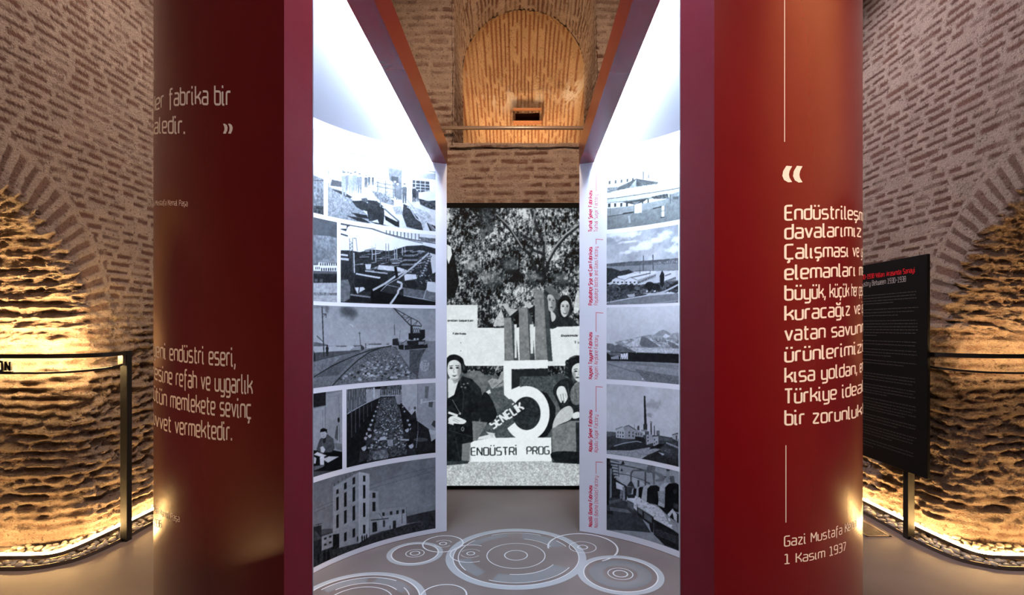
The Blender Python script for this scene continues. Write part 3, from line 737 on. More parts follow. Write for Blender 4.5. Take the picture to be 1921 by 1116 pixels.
def wallside(side):
    sn = 'left' if side < 0 else 'right'
    n = 160; E_ = resample(edge_path(side), n); W_ = resample(wall_path(side), n)
    cols = 7; P = np.zeros((n, cols, 3))
    for j in range(cols):
        t = j/(cols-1); P[:, j, :2] = E_*(1-t)+W_*t; P[:, j, 2] = .008+.03*t
    P[..., 2] += .012*(fbm(P[..., 0]*30, P[..., 1]*30, 3, 7)-.5)
    g = grid_mesh('gravel_bed', P, M['gravel'], flip=(side < 0))
    tag(g, f'bed of fine gravel and pebbles along the foot of the {sn} brick wall', 'gravel', kind='stuff')
    ep = resample(edge_path(side), 90)
    e = MB().sweep([(x, y, .012) for x, y in ep], rect_prof(.012, .03)).build('steel_edging', M['edging'])
    tag(e, f'thin dark edging strip between floor and gravel on the {sn}', 'edging')
    # light strip lying in the gravel, in three butted lengths
    lp = resample(led_path(side), 150); t = empty('floor_light_strip', (lp[60][0], lp[60][1], .05), f'glowing warm light strip in the pebbles along the {sn} wall', 'light strip')
    cuts = [0, 62, 92, 149] if side > 0 else [0, 88, 149]
    for a, b in zip(cuts[:-1], cuts[1:]):
        seg = [(x, y, .064) for x, y in lp[a:b]]
        o = MB().tube(seg, .013, 10).build('lit_tube', M['ledwarm'], t); 
    MB().sweep([(x, y, .043) for x, y in lp], rect_prof(.032, .012)).sweep([(x, y, .053) for x, y in offset_path(lp, -side*.017)], rect_prof(.002, .024)).build('mounting_profile', M['edging'], t)
    # single pebbles
    rnd = random.Random(11+side); cnt = 0
    lab = f'rounded river pebble in the gravel bed by the {sn} wall'
    cand = []
    for _ in range(9000):
        i = rnd.randrange(20, n-12); tt = rnd.uniform(.05, .93)
        p = E_[i]*(1-tt)+W_[i]*tt; s = rnd.uniform(.018, .034)
        if abs(p[0]) > 3.66 or p[1] > 4.95: continue
        if math.dist(p, (side*3.045, 4.12)) < .075: continue
        if abs(np.min(np.linalg.norm(lp-p, axis=1))) < .012+s*.7: continue
        if any((p[0]-q[0])**2+(p[1]-q[1])**2 < (.66*(s+q[2]))**2 for q in cand): continue
        cand.append((p[0], p[1], s, tt))
    print('pebbles', len(cand)); cand = cand if len(cand) <= 150 else sorted(cand, key=lambda c: c[1]/c[2])[:150]
    for x, y, s, tt in cand[:150]:
        o = bpy.data.objects.new('pebble', PM[rnd.randrange(6)]); COL.objects.link(o)
        o.scale = (s, s, s); o.rotation_euler = (rnd.uniform(-.3, .3), rnd.uniform(-.3, .3), rnd.uniform(0, 6.28))
        o.location = (x, y, .012+.03*tt+s*.42); tag(o, lab, 'pebble', f'pebbles along the {sn} wall')
    # railing across the arch: square post, two bent bars
    r = empty('railing', (side*3.035, 4.075, 0), 'black railing with lettered sign across the left arch' if side < 0 else 'black railing across the right arch, behind the text panel', 'railing')
    pc = (-3.035, 4.10) if side < 0 else (3.057, 4.14)
    MB().box((pc[0]-.027, pc[1]-.027, 0), (pc[0]+.027, pc[1]+.027, 1.468), .003).build('post', M['black'], r)
    rail_pts = [(3.035, 4.075), (2.995, 3.93), (3.005, 3.80), (3.07, 3.70), (3.2, 3.635), (3.45, 3.62), (4.2, 3.62)] if side < 0 else [(3.06, 4.13), (3.06, 3.98), (3.075, 3.84), (3.14, 3.73), (3.26, 3.65), (3.5, 3.62), (4.2, 3.62)]
    top = smooth_path(rail_pts, 8)
    MB().sweep([(side*x, y, 1.452) for x, y in top], rect_prof(.045, .028)).build('top_bar', M['black'], r)
    low = smooth_path(rail_pts, 8)
    MB().sweep([(side*x, y, 1.337+.031*min(1, max(0, (y-3.62)/.45))) for x, y in low], rect_prof(.012, .014)).build('lower_bar', M['black'], r)
    MB().box((pc[0]-.02, pc[1]-.06, 1.362), (pc[0]+.02, pc[1]-.03, 1.44), .002).build('bracket', M['edging'], r)
    # light strip on the back of the top bar, washing the brick
    lt = [(side*x, y, 1.446) for x, y in smooth_path([(3.06, 3.97), (3.11, 3.87), (3.20, 3.80), (3.40, 3.775), (3.7, 3.77), (4.2, 3.77)], 8)]
    MB().sweep([(p[0], p[1], 1.434) for p in lt], rect_prof(.016, .010)).build('strip_holder', M['steel'], r)
    o = MB().sweep(lt, rect_prof(.014, .010)).build('light_strip', M['railled' if side < 0 else 'railled2'], r); o['label'] = 'warm light strip behind the top bar'
    return r
M['railled2'] = emit('rail_led_dim', (1, .60, .24), 170)
wallside(-1); wallside(1)

# letters standing on the lower bar of the left railing
sg = empty('sign_letters', (-3.5, 3.62, 1.345), 'dark letters O N standing on the lower bar of the left railing', 'sign')
def sign_letter(ch, u0, u1, w):
    Q, pos, width = text_quads(ch, w); y0 = 3.62
    x0 = (u0-PX)/FPX*y0; x1 = (u1-PX)/FPX*y0; k = (x1-x0)/(gwidth(ch)+w); zb = 1.3475; kz = .075/(7+w)
    mb = MB()
    for q in Q:
        f = [(x0+k*(p[0]+w/2), y0-.006, zb+kz*(p[1]+w/2)) for p in q]; b = [(x, y0+.006, z) for x, _, z in f]
        mb.add(f+b, [(0, 1, 2, 3), (7, 6, 5, 4)]+[(i, 4+i, 4+(i+1) % 4, (i+1) % 4) for i in range(4)])
    return mb.build('letter', M['black'], sg)
sign_letter('O', -6, 7.5, 1.5); sign_letter('N', 9.5, 21.5, 1.5)
MB().box((-3.72, 3.612, 1.3445), (-3.458, 3.628, 1.350)).build('letter_rail', M['black'], sg)

# text panel on the right
tp = empty('text_panel', (3.04, 4.12, 0), 'tall black text panel with a red title on a square post at right', 'panel')
PXX = 3.005
MB().box((PXX, 3.885, .535), (PXX+.022, 4.80, 2.19), .003).build('board', M['board'], tp)
mb = MB().box((3.035, 4.36-.025, .5), (3.07, 4.36+.025, .62)); mb.v = []; mb.f = []
MB().box((3.029, 4.60, .6), (3.06, 4.65, 2.0), .003).build('back_rail', M['black'], tp)
MB().box((3.0, 4.05, 1.6), (3.03, 4.15, 1.7)) if 0 else None
def panel_text(text, zb, cap, y0, y1, mtl, name, w=.9, last=None):
    Q, pos, width = text_quads(text, w); k = (y0-y1)/width
    return quads_mesh(name, Q, lambda x, y: (PXX-.0012, y0-k*x, zb+cap/7*y), mtl, tp)
o = panel_text("1930–1938 Yılları Arasında Sanayi", 2.068, .036, 4.665, 4.005, M['redtitle'], 'title_line', 1.3); o['label'] = 'red title line'
o = panel_text("Industry Between 1930–1938", 2.006, .040, 4.665, 4.10, M['greytitle'], 'title_line', .7); o['label'] = 'grey title line'
A6 = [(420, 530), (445, 520), (470, 530), (493, 320), (545, 550), (573, 510), (600, 360), (645, 530), (672, 540), (697, 545), (722, 545), (748, 525), (772, 165), (820, 530), (848, 525), (893, 530), (920, 535), (945, 300), (990, 530), (1015, 415)]
A7 = [(90, 515), (115, 520), (140, 490), (190, 525), (215, 500), (240, 520), (262, 260), (310, 525), (337, 525), (362, 490), (387, 530), (410, 425), (460, 530), (485, 525), (510, 360), (555, 530), (580, 505), (605, 500), (630, 305), (680, 505), (706, 505), (735, 140)]
def body(lines, oy, name):
    mb = MB(); rnd = random.Random(oy)
    for v, xe in lines:
        z = CAMH-(oy+v/4.85-PY)*4.63/FPX; ue = 1610+xe/4.85; ye = (PXX)*FPX/(ue-PX); y = 4.665
        while y > ye:
            l = rnd.uniform(.012, .045); y2 = max(y-l, ye)
            q = y
            while q > y2+.002:                                   # letter-sized ticks inside each word
                mb.add([(PXX-.0011, q, z), (PXX-.0011, q-.0032, z), (PXX-.0011, q-.0032, z+.0062), (PXX-.0011, q, z+.0062)], [(0, 1, 2, 3)]); q -= .0046
            y = y2-.007
    o = mb.build(name, M['greybody'], tp); o['label'] = 'small grey text'; return o
body(A6, 470, 'body_text'); body(A7, 680, 'body_text')

# floor vent beside the right wall
fv = empty('floor_vent', (2.85, 4.55, 0), 'dark slotted floor vent set in the floor by the right wall', 'vent')
x0, x1, y0, y1 = 2.745, 2.945, 4.17, 4.95
mb = MB()
for lo, hi in (((x0, y0, .0), (x0+.018, y1, .006)), ((x1-.018, y0, .0), (x1, y1, .006)), ((x0, y0, .0), (x1, y0+.018, .006)), ((x0, y1-.018, .0), (x1, y1, .006))): mb.box(lo, hi)
mb.build('frame', M['steel'], fv)
MB().box((x0+.01, y0+.01, .0004), (x1-.01, y1-.01, .001)).build('dark_gap', M['black'], fv)
for i in range(11):
    x = x0+.026+i*.0148
    MB().box((x-.003, y0+.018, .001), (x+.003, y1-.018, .005)).build('slat', M['steel'], fv)

# tie rod in front of the niche
tr = empty('tie_rod', (.05, 5.50, 3.72), 'brown metal rod running across the wall below the niche', 'rod')
MB().tube([(-1.45, 5.50, 3.722), (1.55, 5.50, 3.722)], .019, 14).build('rod', M['steel'], tr, True)
for x in (-1.35, 1.45):
    MB().tube([(x, 5.50, 3.722), (x, 5.62, 3.722)], .012, 10, (1, 0, 0)).build('bracket', M['steel'], tr, True)

# ------------------------------------------------------------------ pictures: drawn into per-vertex colours of fine flat meshes
class Pic:
    def __init__(s, W_, H_, fwd, base=.9):
        s.W, s.H, s.fwd = int(W_)*2, int(H_)*2, fwd
        s.g = np.full((s.H, s.W), base, np.float32)
        s.X, s.Y = np.meshgrid(np.arange(s.W)+.5, np.arange(s.H)+.5)
        s.k = 0
    def crop(s, ox, oy, sc): s.c = (ox, oy, sc); return s
    def m(s, pts):
        ox, oy, sc = s.c
        out = []
        for x, y in pts:
            a, b = s.fwd(ox+x/sc, oy+y/sc); out.append((a*s.W, b*s.H))
        return np.array(out)
    def unit(s):                                                   # canvas pixels per crop pixel
        ox, oy, sc = s.c; a = s.m([(sc*50, sc*50), (sc*60, sc*50), (sc*50, sc*60)])
        return (np.linalg.norm(a[1]-a[0])+np.linalg.norm(a[2]-a[0]))/2/(10*sc)
    def noise(s, sc, o=4):
        s.k += 1; return fbm(s.X/sc, s.Y/sc, o, 300+s.k)
    def _fill(s, q, g, a=1., n=0, ns=6, hard=0):
        x0, y0 = np.floor(q.min(0)).astype(int); x1, y1 = np.ceil(q.max(0)).astype(int)+1
        x0, y0 = max(x0, 0), max(y0, 0); x1, y1 = min(x1, s.W), min(y1, s.H)
        if x1 <= x0 or y1 <= y0: return
        X = s.X[y0:y1, x0:x1]; Y = s.Y[y0:y1, x0:x1]; inside = np.zeros(X.shape, bool)
        j = len(q)-1
        for i in range(len(q)):
            xi, yi = q[i]; xj, yj = q[j]
            if yi != yj: inside ^= ((yi > Y) != (yj > Y)) & (X < (xj-xi)*(Y-yi)/(yj-yi)+xi)
            j = i
        G = s.g[y0:y1, x0:x1]
        if callable(g): v = g(X, Y)
        else: v = g
        if n:
            s.k += 1; f = fbm(X/ns, Y/ns, 4, 300+s.k)-.5
            if hard: f = np.clip(f*hard, -.5, .5)
            v = v+n*2*f
        G[inside] = (G*(1-a)+np.clip(v, 0, 1)*a)[inside] if not np.isscalar(v) else G[inside]*(1-a)+v*a
    def P(s, pts, g, n=0, ns=6, a=1., hard=0): s._fill(s.m(pts), g, a, n, ns, hard); return s
    def S(s, pts, g, n=0, ns=6, a=1., hard=0):                      # the same with a smooth outline
        p = [np.array(q, float) for q in pts]; o = []; k = len(p)
        for i in range(k):
            p0, p1, p2, p3 = p[i-1], p[i], p[(i+1) % k], p[(i+2) % k]
            for t in (0, .25, .5, .75): o.append(.5*((2*p1)+(-p0+p2)*t+(2*p0-5*p1+4*p2-p3)*t*t+(-p0+3*p1-3*p2+p3)*t**3))
        return s.P(o, g, n, ns, a, hard)
    def V(s, pts, g0, g1, n=0, ns=10):                             # fill with a vertical tone run
        q = s.m(pts); lo, hi = q[:, 1].min(), q[:, 1].max()
        s._fill(q, lambda X, Y: g0+(g1-g0)*(Y-lo)/(hi-lo), 1, n, ns); return s
    def E(s, x, y, rx, ry, g, n=0, ns=6, a=1., rot=0):
        c, d = math.cos(rot), math.sin(rot)
        return s.P([(x+rx*math.cos(t)*c-ry*math.sin(t)*d, y+rx*math.cos(t)*d+ry*math.sin(t)*c) for t in np.linspace(0, 6.283, 25)[:-1]], g, n, ns, a)
    def L(s, pts, w, g, a=1.):
        q = s.m(pts); w = w*s.unit()
        for A, B in zip(q[:-1], q[1:]):
            d = B-A; l = np.linalg.norm(d)
            if l < 1e-6: continue
            n = np.array([-d[1], d[0]])/l*max(w, 1.0)/2
            s._fill(np.array([A+n, B+n, B-n, A-n]), g, a)
        return s
    def cloud(s, x, y, rx, ry, g, a=1., soft=1.):
        ox, oy, sc = s.c; q = s.m([(x, y), (x+rx, y), (x, y+ry)]); s.k += 1
        r = np.hypot((s.X-q[0, 0])/max(abs(q[1, 0]-q[0, 0]), 1), (s.Y-q[0, 1])/max(abs(q[2, 1]-q[0, 1]), 1))
        w = max(abs(q[1, 0]-q[0, 0]), 4)
        k = sstep(1.25, .35, r+soft*(fbm(s.X/w*2.2, s.Y/w*3.2, 5, 700+s.k)-.5)*1.5)*a
        s.g[:] = s.g*(1-k)+g*k; return s
    def man(s, x, y, h, g, face=.75, w=1.):
        r = h*.065; f = h*.13*w
        s.P([(x-f, y+h*.2), (x-f*.5, y+h*.15), (x+f*.5, y+h*.15), (x+f, y+h*.2), (x+f*.9, y+h*.52), (x+f*.7, y+h), (x+f*.2, y+h), (x, y+h*.6), (x-f*.2, y+h), (x-f*.7, y+h), (x-f*.9, y+h*.52)], g, .08, 3)
        s.E(x, y+h*.08, r, r*1.25, face); s.P([(x-r*1.1, y+h*.05), (x-r*.7, y-h*.02), (x+r*.7, y-h*.02), (x+r*1.1, y+h*.05)], g*.7)
        return s
    def text(s, t, x, y, x1, y1, h, g, w=1.2, skew=0):
        """lettering from (x, y) to (x1, y1) along its baseline, cap height h"""
        Q, pos, width = text_quads(t, w); dx, dy = (x1-x)/width, (y1-y)/width; L_ = math.hypot(dx, dy); ux, uy = -dy/L_, dx/L_
        for q in Q: s.P([(x+dx*a-ux*-1*0+(-ux*-1*0)+(uy*0)+(h/7*b)*(dy/L_), y+dy*a-(h/7*b)*(dx/L_)) for a, b in q], g)
        return s
    def out(s, tint=(1, 1, 1), grain=.02, soft=.20):
        g = s.g
        for ax in (0, 1): g = (np.roll(g, 1, ax)+2*g+np.roll(g, -1, ax))/4      # soft focus
        n = .6*fbm(s.X/9, s.Y/9, 4, 500)+.4*fbm(s.X/34, s.Y/28, 3, 510)-.5
        g = g+soft*n*(.35+1.3*np.sqrt(np.clip(g*(1-g), 0, 1)))
        g = g+grain*(hash2(s.X.astype(int), s.Y.astype(int), 9)-.5)*2
        g = np.clip(g, 0, 1)
        g = g.reshape(s.H//2, 2, s.W//2, 2).mean((1, 3))
        lin = g**2.2
        return lin[..., None]*np.array(tint)

CELL = .0036
def photo(u0, u1, vt, vb, uref, ext0=0, ext1=0, base=.9, crop=None):
    """a print on the inner wall between pixel columns u0..u1, rows vt..vb measured at column uref"""
    p0, p1 = un_in(u0, 600)[0]-ext0, un_in(u1, 600)[0]+ext1
    z1, z0 = un_in(uref, vt)[1], un_in(uref, vb)[1]
    def fwd(u, v):
        p, z = un_in(u, v); return (p-p0)/(p1-p0), (z1-z)/(z1-z0)
    pc = Pic((p1-p0)*RI/CELL, (z1-z0)/CELL, fwd, base); pc.b = (p0, p1, z0, z1); pc.crop(*crop); return pc
def place(pc, label, tint=(.82, .91, 1.0), scale=.9):
    p0, p1, z0, z1 = pc.b; c = pc.out(tuple(t*scale for t in tint)); H_, W_ = c.shape[:2]
    p = np.linspace(p0, p1, W_); z = np.linspace(z1, z0, H_)
    r = RI-.0008
    P = np.zeros((H_, W_, 3)); P[..., 0] = CX+r*np.sin(p)[None]; P[..., 1] = CY+r*np.cos(p)[None]; P[..., 2] = z[:, None]
    o = grid_mesh('photo_print', P, M['print'], {'print': c}, flip=True)
    return tag(o, label, 'photograph', 'black and white photographs on the white lining')

# ---- left wall, top row: people and ox carts in front of a station shed
a = photo(615, 817, 303, 434, 817, base=.97, crop=(585, 220, 5.07))
a.P([(150,375),(240,395),(330,430),(420,520),(300,560),(150,500)], .86, .10, 5)
a.P([(150,500),(330,470),(560,600),(860,700),(1180,800),(1180,1110),(150,960)], .84, .06, 14)
a.P([(150,655),(260,690),(400,790),(560,960),(540,1010),(150,945)], .52, .22, 4)
a.P([(370,335),(600,270),(1190,420),(1190,520),(900,465),(640,415)], .95, .04, 4)
for k in range(7): a.L([(470+k*100,330+k*18),(560+k*100,345+k*18)], 2, .8)
a.L([(375,340),(520,385),(800,455),(1190,525)], 9, .42); a.P([(352,370),(378,345),(800,462),(1190,528),(1190,545),(800,492),(400,402)], .80)
a.L([(352,372),(400,402),(800,492),(1190,548)], 5, .5)
a.P([(410,410),(560,445),(640,470),(860,500),(860,540),(700,520),(600,500),(470,470)], .70, .05)
a.L([(418,420),(418,520)], 13, .55); a.L([(446,425),(446,480)], 10, .75)
a.P([(590,470),(720,480),(720,600),(640,580),(600,520)], .84, .05); a.P([(690,495),(722,495),(722,580),(690,575)], .95)
a.P([(722,480),(855,500),(855,790),(790,760),(740,640)], .40, .10); a.P([(755,560),(820,570),(820,700),(760,680)], .22)
a.P([(855,545),(1190,580),(1190,800),(980,790),(855,740)], .93); a.P([(855,505),(1190,540),(1190,598),(855,555)], .55)
a.P([(955,595),(1115,612),(1120,722),(955,705)], .22)
for x in (985, 1030, 1075): a.L([(x,600),(x+2,720)], 6, .72)
for y in (628, 655, 682): a.L([(957,y),(1118,y+14)], 6, .72)
a.P([(190,590),(290,612),(300,668),(180,652)], .28, .05); a.L([(158,505),(162,800)], 8, .45); a.L([(158,505),(182,580),(178,660)], 5, .4)
a.P([(180,680),(300,705),(390,760),(360,770)], .2); 
for x, y, h, g in ((297,495,60,.45),(308,520,225,.55),(345,522,180,.45),(372,530,200,.55),(412,520,190,.5),(455,535,190,.45),(515,552,130,.30),(545,552,100,.28),(580,555,95,.25),(790,600,150,.35),(816,620,165,.42),(880,632,185,.32),(970,655,150,.2),(1000,680,120,.3)): a.man(x, y, h, g)
a.P([(600,590),(640,568),(700,568),(782,625),(782,770),(620,720),(600,640)], .68, .5, 3)
for y in (618, 655, 735): a.L([(610,y),(785,y+32)], 7, .32)
for x in (625, 700, 775): a.L([(x,600),(x,770)], 6, .3)
for k in range(10): a.L([(700,760),(700+60*math.cos(k*.63),760+62*math.sin(k*.63))], 4, .4)
a.P([(560,690),(660,720),(780,790),(780,840),(640,800)], .45, .35, 3)
a.P([(482,668),(555,672),(562,760),(545,780),(490,752)], .92); a.P([(545,730),(600,760),(660,800),(640,830),(560,790)], .8, .1)
a.E(490,790,38,12,.85); a.P([(470,770),(520,765),(545,800),(480,830)], .3, .1)
a.P([(380,795),(470,790),(540,820),(560,900),(470,880),(420,850)], .16, .06)
a.P([(535,785),(620,795),(685,850),(690,930),(680,1020),(640,1010),(625,970),(575,985),(545,985),(525,900)], .16, .10, 5)
a.L([(650,775),(652,850)], 12, .45); a.L([(670,850),(760,905),(850,945),(935,990)], 10, .78); a.L([(690,870),(830,990)], 14, .35)
a.P([(760,850),(850,845),(870,930),(800,920)], .62, .2, 4); a.P([(870,820),(960,870),(1040,1010),(1060,1080),(900,1040),(860,930)], .20, .12, 5)
a.P([(930,840),(1090,895),(1180,990),(1080,1000),(1060,1060),(1030,980),(960,900)], .72, .25, 6)
a.L([(905,760),(930,860),(990,960),(1050,1000)], 10, .75); a.L([(905,850),(1050,935),(1180,1010)], 8, .8); a.L([(900,780),(960,850)], 8, .6)
a.P([(1030,715),(1110,700),(1190,735),(1190,770),(1040,790)], .88); a.P([(1010,770),(1100,795),(1190,790),(1190,885),(1120,870),(1030,830)], .22, .25, 4)
for p in ([(320,930),(470,955),(565,1005),(440,985)], [(370,900),(520,930),(545,965),(430,945)], [(690,930),(830,1000),(780,1025),(700,975)], [(780,985),(830,990),(830,1045),(785,1030)], [(1090,1000),(1190,1040),(1190,1110),(1120,1080)], [(540,985),(640,1005),(740,1035),(600,1010)]): a.P(p, .14, .08, 5)
for k in range(5): a.L([(1080+k*22,960+k*25),(1150+k*10,1080)], 4, .8)
place(a, 'photograph of villagers with ox carts before a shed, top of left wall')
a = photo(560, 607, 303, 434, 817, ext0=.30, base=.30, crop=(585, 220, 5.07))
a.V([(-900,60),(130,60),(130,330),(-900,330)], .62, .93, .12, 30); a.P([(-900,330),(130,330),(130,600),(-900,540)], .95)
a.P([(-900,520),(12,545),(115,590),(115,690),(-900,640)], .45, .2, 5); a.L([(-900,560),(115,600)], 6, .25); a.P([(-900,600),(115,650),(115,930),(-900,900)], .42, .25, 6); a.P([(-900,800),(115,840),(115,930),(-900,900)], .22, .2, 6)
place(a, 'narrow cut-off photograph of a field and cloudy sky, top left')

# ---- left wall, second row: weaving hall
a = photo(639, 817, 441, 572.6, 817, base=.93, crop=(585, 410, 6.2))
a.P([(335,40),(420,60),(470,80),(420,100),(400,150),(335,130)], .2, .1); a.P([(335,75),(405,85),(405,120),(335,120)], .93); a.L([(335,180),(420,205)], 18, .25); a.L([(335,60),(700,120),(860,175),(1100,235),(1440,290)], 14, .3)
a.P([(720,110),(1440,195),(1440,260),(1240,240),(860,160)], .88); a.P([(1240,215),(1440,235),(1440,275),(1270,262)], .4, .2)
for x in range(866, 1260, 42): a.L([(x,135+(x-866)*.12),(x,178+(x-866)*.2)], 9, .15)
a.L([(700,125),(1000,225),(1290,285)], 8, .35); a.L([(860,185),(1290,295)], 4, .5)
a.P([(335,370),(430,370),(560,390),(700,360),(900,380),(1100,320),(1290,310),(1440,350),(1440,1010),(335,980)], .16, .10, 4)
a.P([(335,410),(420,420),(420,440),(335,430)], .8); a.P([(335,455),(430,465),(430,490),(335,480)], .75)
a.P([(335,720),(420,705),(450,800),(440,930),(380,965),(335,960)], .38, .1, 10)
rr = random.Random(3)
for k in range(150):                                                # looms: bright rails and dark frames
    x, y = rr.uniform(480,1330), rr.uniform(370,640); l = rr.uniform(30,130)
    if x+l < 1420: a.L([(x,y),(x+l,y-l*rr.uniform(.02,.25))], rr.uniform(2,7), rr.choice([.75,.6,.85,.3,.08,.05,.5]))
for x, y0, y1 in ((440,230,470),(475,225,600),(700,320,480),(740,300,500),(860,290,500),(890,290,500),(960,340,470),(985,330,470),(1050,330,430),(1080,330,420)):
    a.L([(x,y0),(x+4,y1)], 8, .35 if y0 < 300 else .72)
for y in (260,300,340,380,420): a.L([(440,y),(475,y+30),(442,y+40)], 5, .3)
a.L([(485,230),(515,232),(530,380)], 7, .3); a.L([(490,400),(496,630)], 12, .78); a.P([(620,530),(690,530),(680,590),(630,590)], .75, .2)
a.P([(780,540),(990,560),(1080,590),(1060,620),(760,590)], .82, .12); a.P([(1070,640),(1210,650),(1220,700),(1080,720)], .86); a.P([(1340,730),(1440,740),(1440,880),(1330,830)], .88)
a.P([(1370,400),(1440,420),(1440,620),(1400,640),(1380,500)], .85)
for k in range(7): a.P([(1090-k*6,395+k*26),(1235-k*2,395+k*26),(1215,415+k*26),(1060-k*6,415+k*26)], .42 if k % 2 else .12, .1)
a.L([(1000,700),(1180,560),(1360,400)], 22, .72); a.L([(1000,712),(1180,575),(1370,410)], 6, .2)
for k in range(9): a.E(1370-k*12,440+k*28,22,16,.25); a.E(1374-k*12,436+k*28,12,8,.72)
for k in range(60):
    x, y = rr.uniform(1180,1440), rr.uniform(430,760); a.L([(x,y),(x+rr.uniform(-30,30),y+rr.uniform(-30,30))], rr.uniform(3,8), rr.choice([.8,.15,.1,.65]))
a.P([(520,630),(560,600),(880,640),(890,760),(640,790),(500,700)], .12); a.P([(515,632),(800,680),(790,698),(512,648)], .78); a.P([(620,598),(880,632),(880,645),(620,615)], .68)
a.P([(490,700),(790,710),(790,830),(620,850),(500,780)], .09); a.P([(500,800),(600,795),(620,820),(530,870)], .8, .1); a.L([(480,780),(500,870)], 16, .08); a.L([(555,790),(545,860)], 12, .1)
a.P([(450,880),(680,905),(685,970),(455,960)], .10); a.L([(450,882),(680,912)], 16, .5)
a.P([(690,830),(830,760),(1010,800),(1010,880),(930,1000),(690,985)], .06); a.L([(710,830),(850,755),(970,670),(1100,600)], 22, .74); a.L([(800,842),(880,760),(1010,690)], 9, .6); a.L([(830,760),(1010,800),(1240,830),(1440,860)], 7, .6)
a.P([(870,780),(1010,800),(990,880),(800,850)], .16); a.L([(990,730),(1045,750),(1040,800),(1005,830),(1000,870),(910,995)], 24, .80)
a.P([(1070,800),(1320,840),(1290,930),(1060,890)], .36, .1); a.L([(1065,895),(1300,935),(1440,965)], 8, .75); a.P([(1310,840),(1440,860),(1440,950),(1290,930)], .42, .1); a.L([(1330,820),(1295,930)], 14, .6)
a.P([(1000,880),(1060,895),(1440,965),(1440,1010),(930,1000)], .06); a.P([(1060,730),(1200,720),(1230,800),(1130,810)], .1); a.L([(970,560),(990,690)], 34, .08)
place(a, 'photograph of a hall full of looms, second row of left wall')
a = photo(560, 632, 441, 572.6, 817, ext0=.30, base=.30, crop=(585, 410, 6.2))
a.P([(-900,200),(20,190),(200,205),(300,230),(300,520),(-900,520)], .50, .18, 7); a.P([(-900,230),(20,260),(180,380),(100,520),(-900,520)], .42, .12, 9)
a.P([(-900,540),(70,540),(75,505),(300,520),(300,612),(20,605),(-900,600)], .93); a.P([(70,500),(105,488),(300,490),(300,525),(75,508)], .52)
for k in range(9): a.P([(92+k*26,515),(106+k*26,516),(106+k*26,548),(92+k*26,547)], .15); a.P([(105+k*26,572),(120+k*26,573),(120+k*26,608),(105+k*26,606)], .15)
for k in range(3): a.L([(45+k*20,560),(45+k*20,592)], 10, .2)
a.P([(-900,622),(300,640),(300,745),(-900,735)], .13, .1, 4); a.P([(-900,735),(300,745),(300,970),(-900,960)], .66, .12, 7)
a.P([(-900,830),(300,860),(300,890),(-900,880)], .45, .4, 3)
for x in (30, 90): a.P([(x,700),(x+34,702),(x+34,735),(x,735)], .3)
place(a, 'cut-off photograph of a long white building under a dark hill')

# ---- left wall, third row: railway on a mole and a floating crane
a = photo(566, 817, 579, 709.5, 817, ext0=.30, base=.30, crop=(585, 565, 6.567))
a.V([(-900,30),(1560,30),(1560,560),(-900,560)], .56, .69, .03, 60)
for x, y, rx, ry, al in ((450,140,100,75,.75),(500,160,70,60,.5),(420,110,60,45,.6),(187,100,26,50,.55),(60,70,120,22,.3)): a.cloud(x, y, rx*1.15, ry*1.15, .24, al, .5)
a.P([(-900,500),(60,506),(170,530),(240,562),(-900,580)], .36, .05); a.P([(-900,572),(600,552),(980,540),(980,560),(600,600),(-900,720)], .72)
for x0, x1, y in ((300,428,550),(505,600,545),(695,860,525),(912,955,526)):
    a.P([(x0,y),(x1,y-4),(x1-10,y+12),(x0+6,y+10)], .30)
    for k in range(3): a.L([(x0+(x1-x0)*(.25+.25*k),y),(x0+(x1-x0)*(.25+.25*k),y-22)], 3, .4)
a.P([(1000,500),(1540,490),(1540,1000),(1300,960),(1080,640),(1040,560)], .50, .05, 5); a.P([(1200,600),(1400,590),(1340,700),(1300,960),(1200,860)], .28, .14, 5); a.E(1385,790,60,70,.62,.3,4)
a.P([(20,760),(300,690),(600,600),(860,560),(980,545),(1080,640),(1140,780),(1330,960),(1330,1000),(20,1060)], .38, .22, 4)
a.P([(-900,800),(20,735),(420,640),(640,592),(830,560),(560,720),(400,880),(240,1060),(-900,1100)], .44, .12, 5)
rr = random.Random(8)
for k in range(330):
    t = rr.random(); y = 570+t**.7*400; x0 = 820-t*500; x1 = 1060+t*240; x = rr.uniform(x0, x1); r = 5+t*26*rr.uniform(.5,1.2)
    g = rr.choice([.15,.25,.5,.62,.72,.4]); a.P([(x-r,y+r*.2),(x-r*.4,y-r*.6),(x+r*.6,y-r*.5),(x+r,y+r*.1),(x+r*.2,y+r*.6)], g, .1, 4)
for k in range(24): a.L([(60+k*20,930-k*16),(330+k*14,900-k*14)], 6, .26)
a.L([(20,935),(240,800),(480,690),(720,600),(980,548)], 13, .13); a.L([(250,1040),(400,880),(560,730),(700,630),(860,570)], 13, .12); a.L([(20,740),(420,645),(640,592)], 8, .2)
a.L([(125,70),(150,690)], 16, .2); a.L([(125,160),(178,160)], 9, .2); a.L([(172,160),(174,205)], 10, .15); a.L([(140,195),(165,162)], 5, .2); a.L([(60,428),(140,500)], 9, .2)
a.man(188, 540, 140, .12, .15); a.P([(20,600),(44,660),(44,740),(20,740)], .15); a.L([(585,380),(600,560)], 9, .3); a.E(586,395,12,10,.3); a.P([(600,530),(640,560),(650,590),(600,592)], .2); a.L([(660,520),(664,585)], 10, .25)
a.L([(1000,80),(1210,300)], 14, .14); a.L([(1000,82),(1210,200),(1310,250),(1350,300)], 10, .16); a.L([(1210,300),(1350,310)], 14, .14)
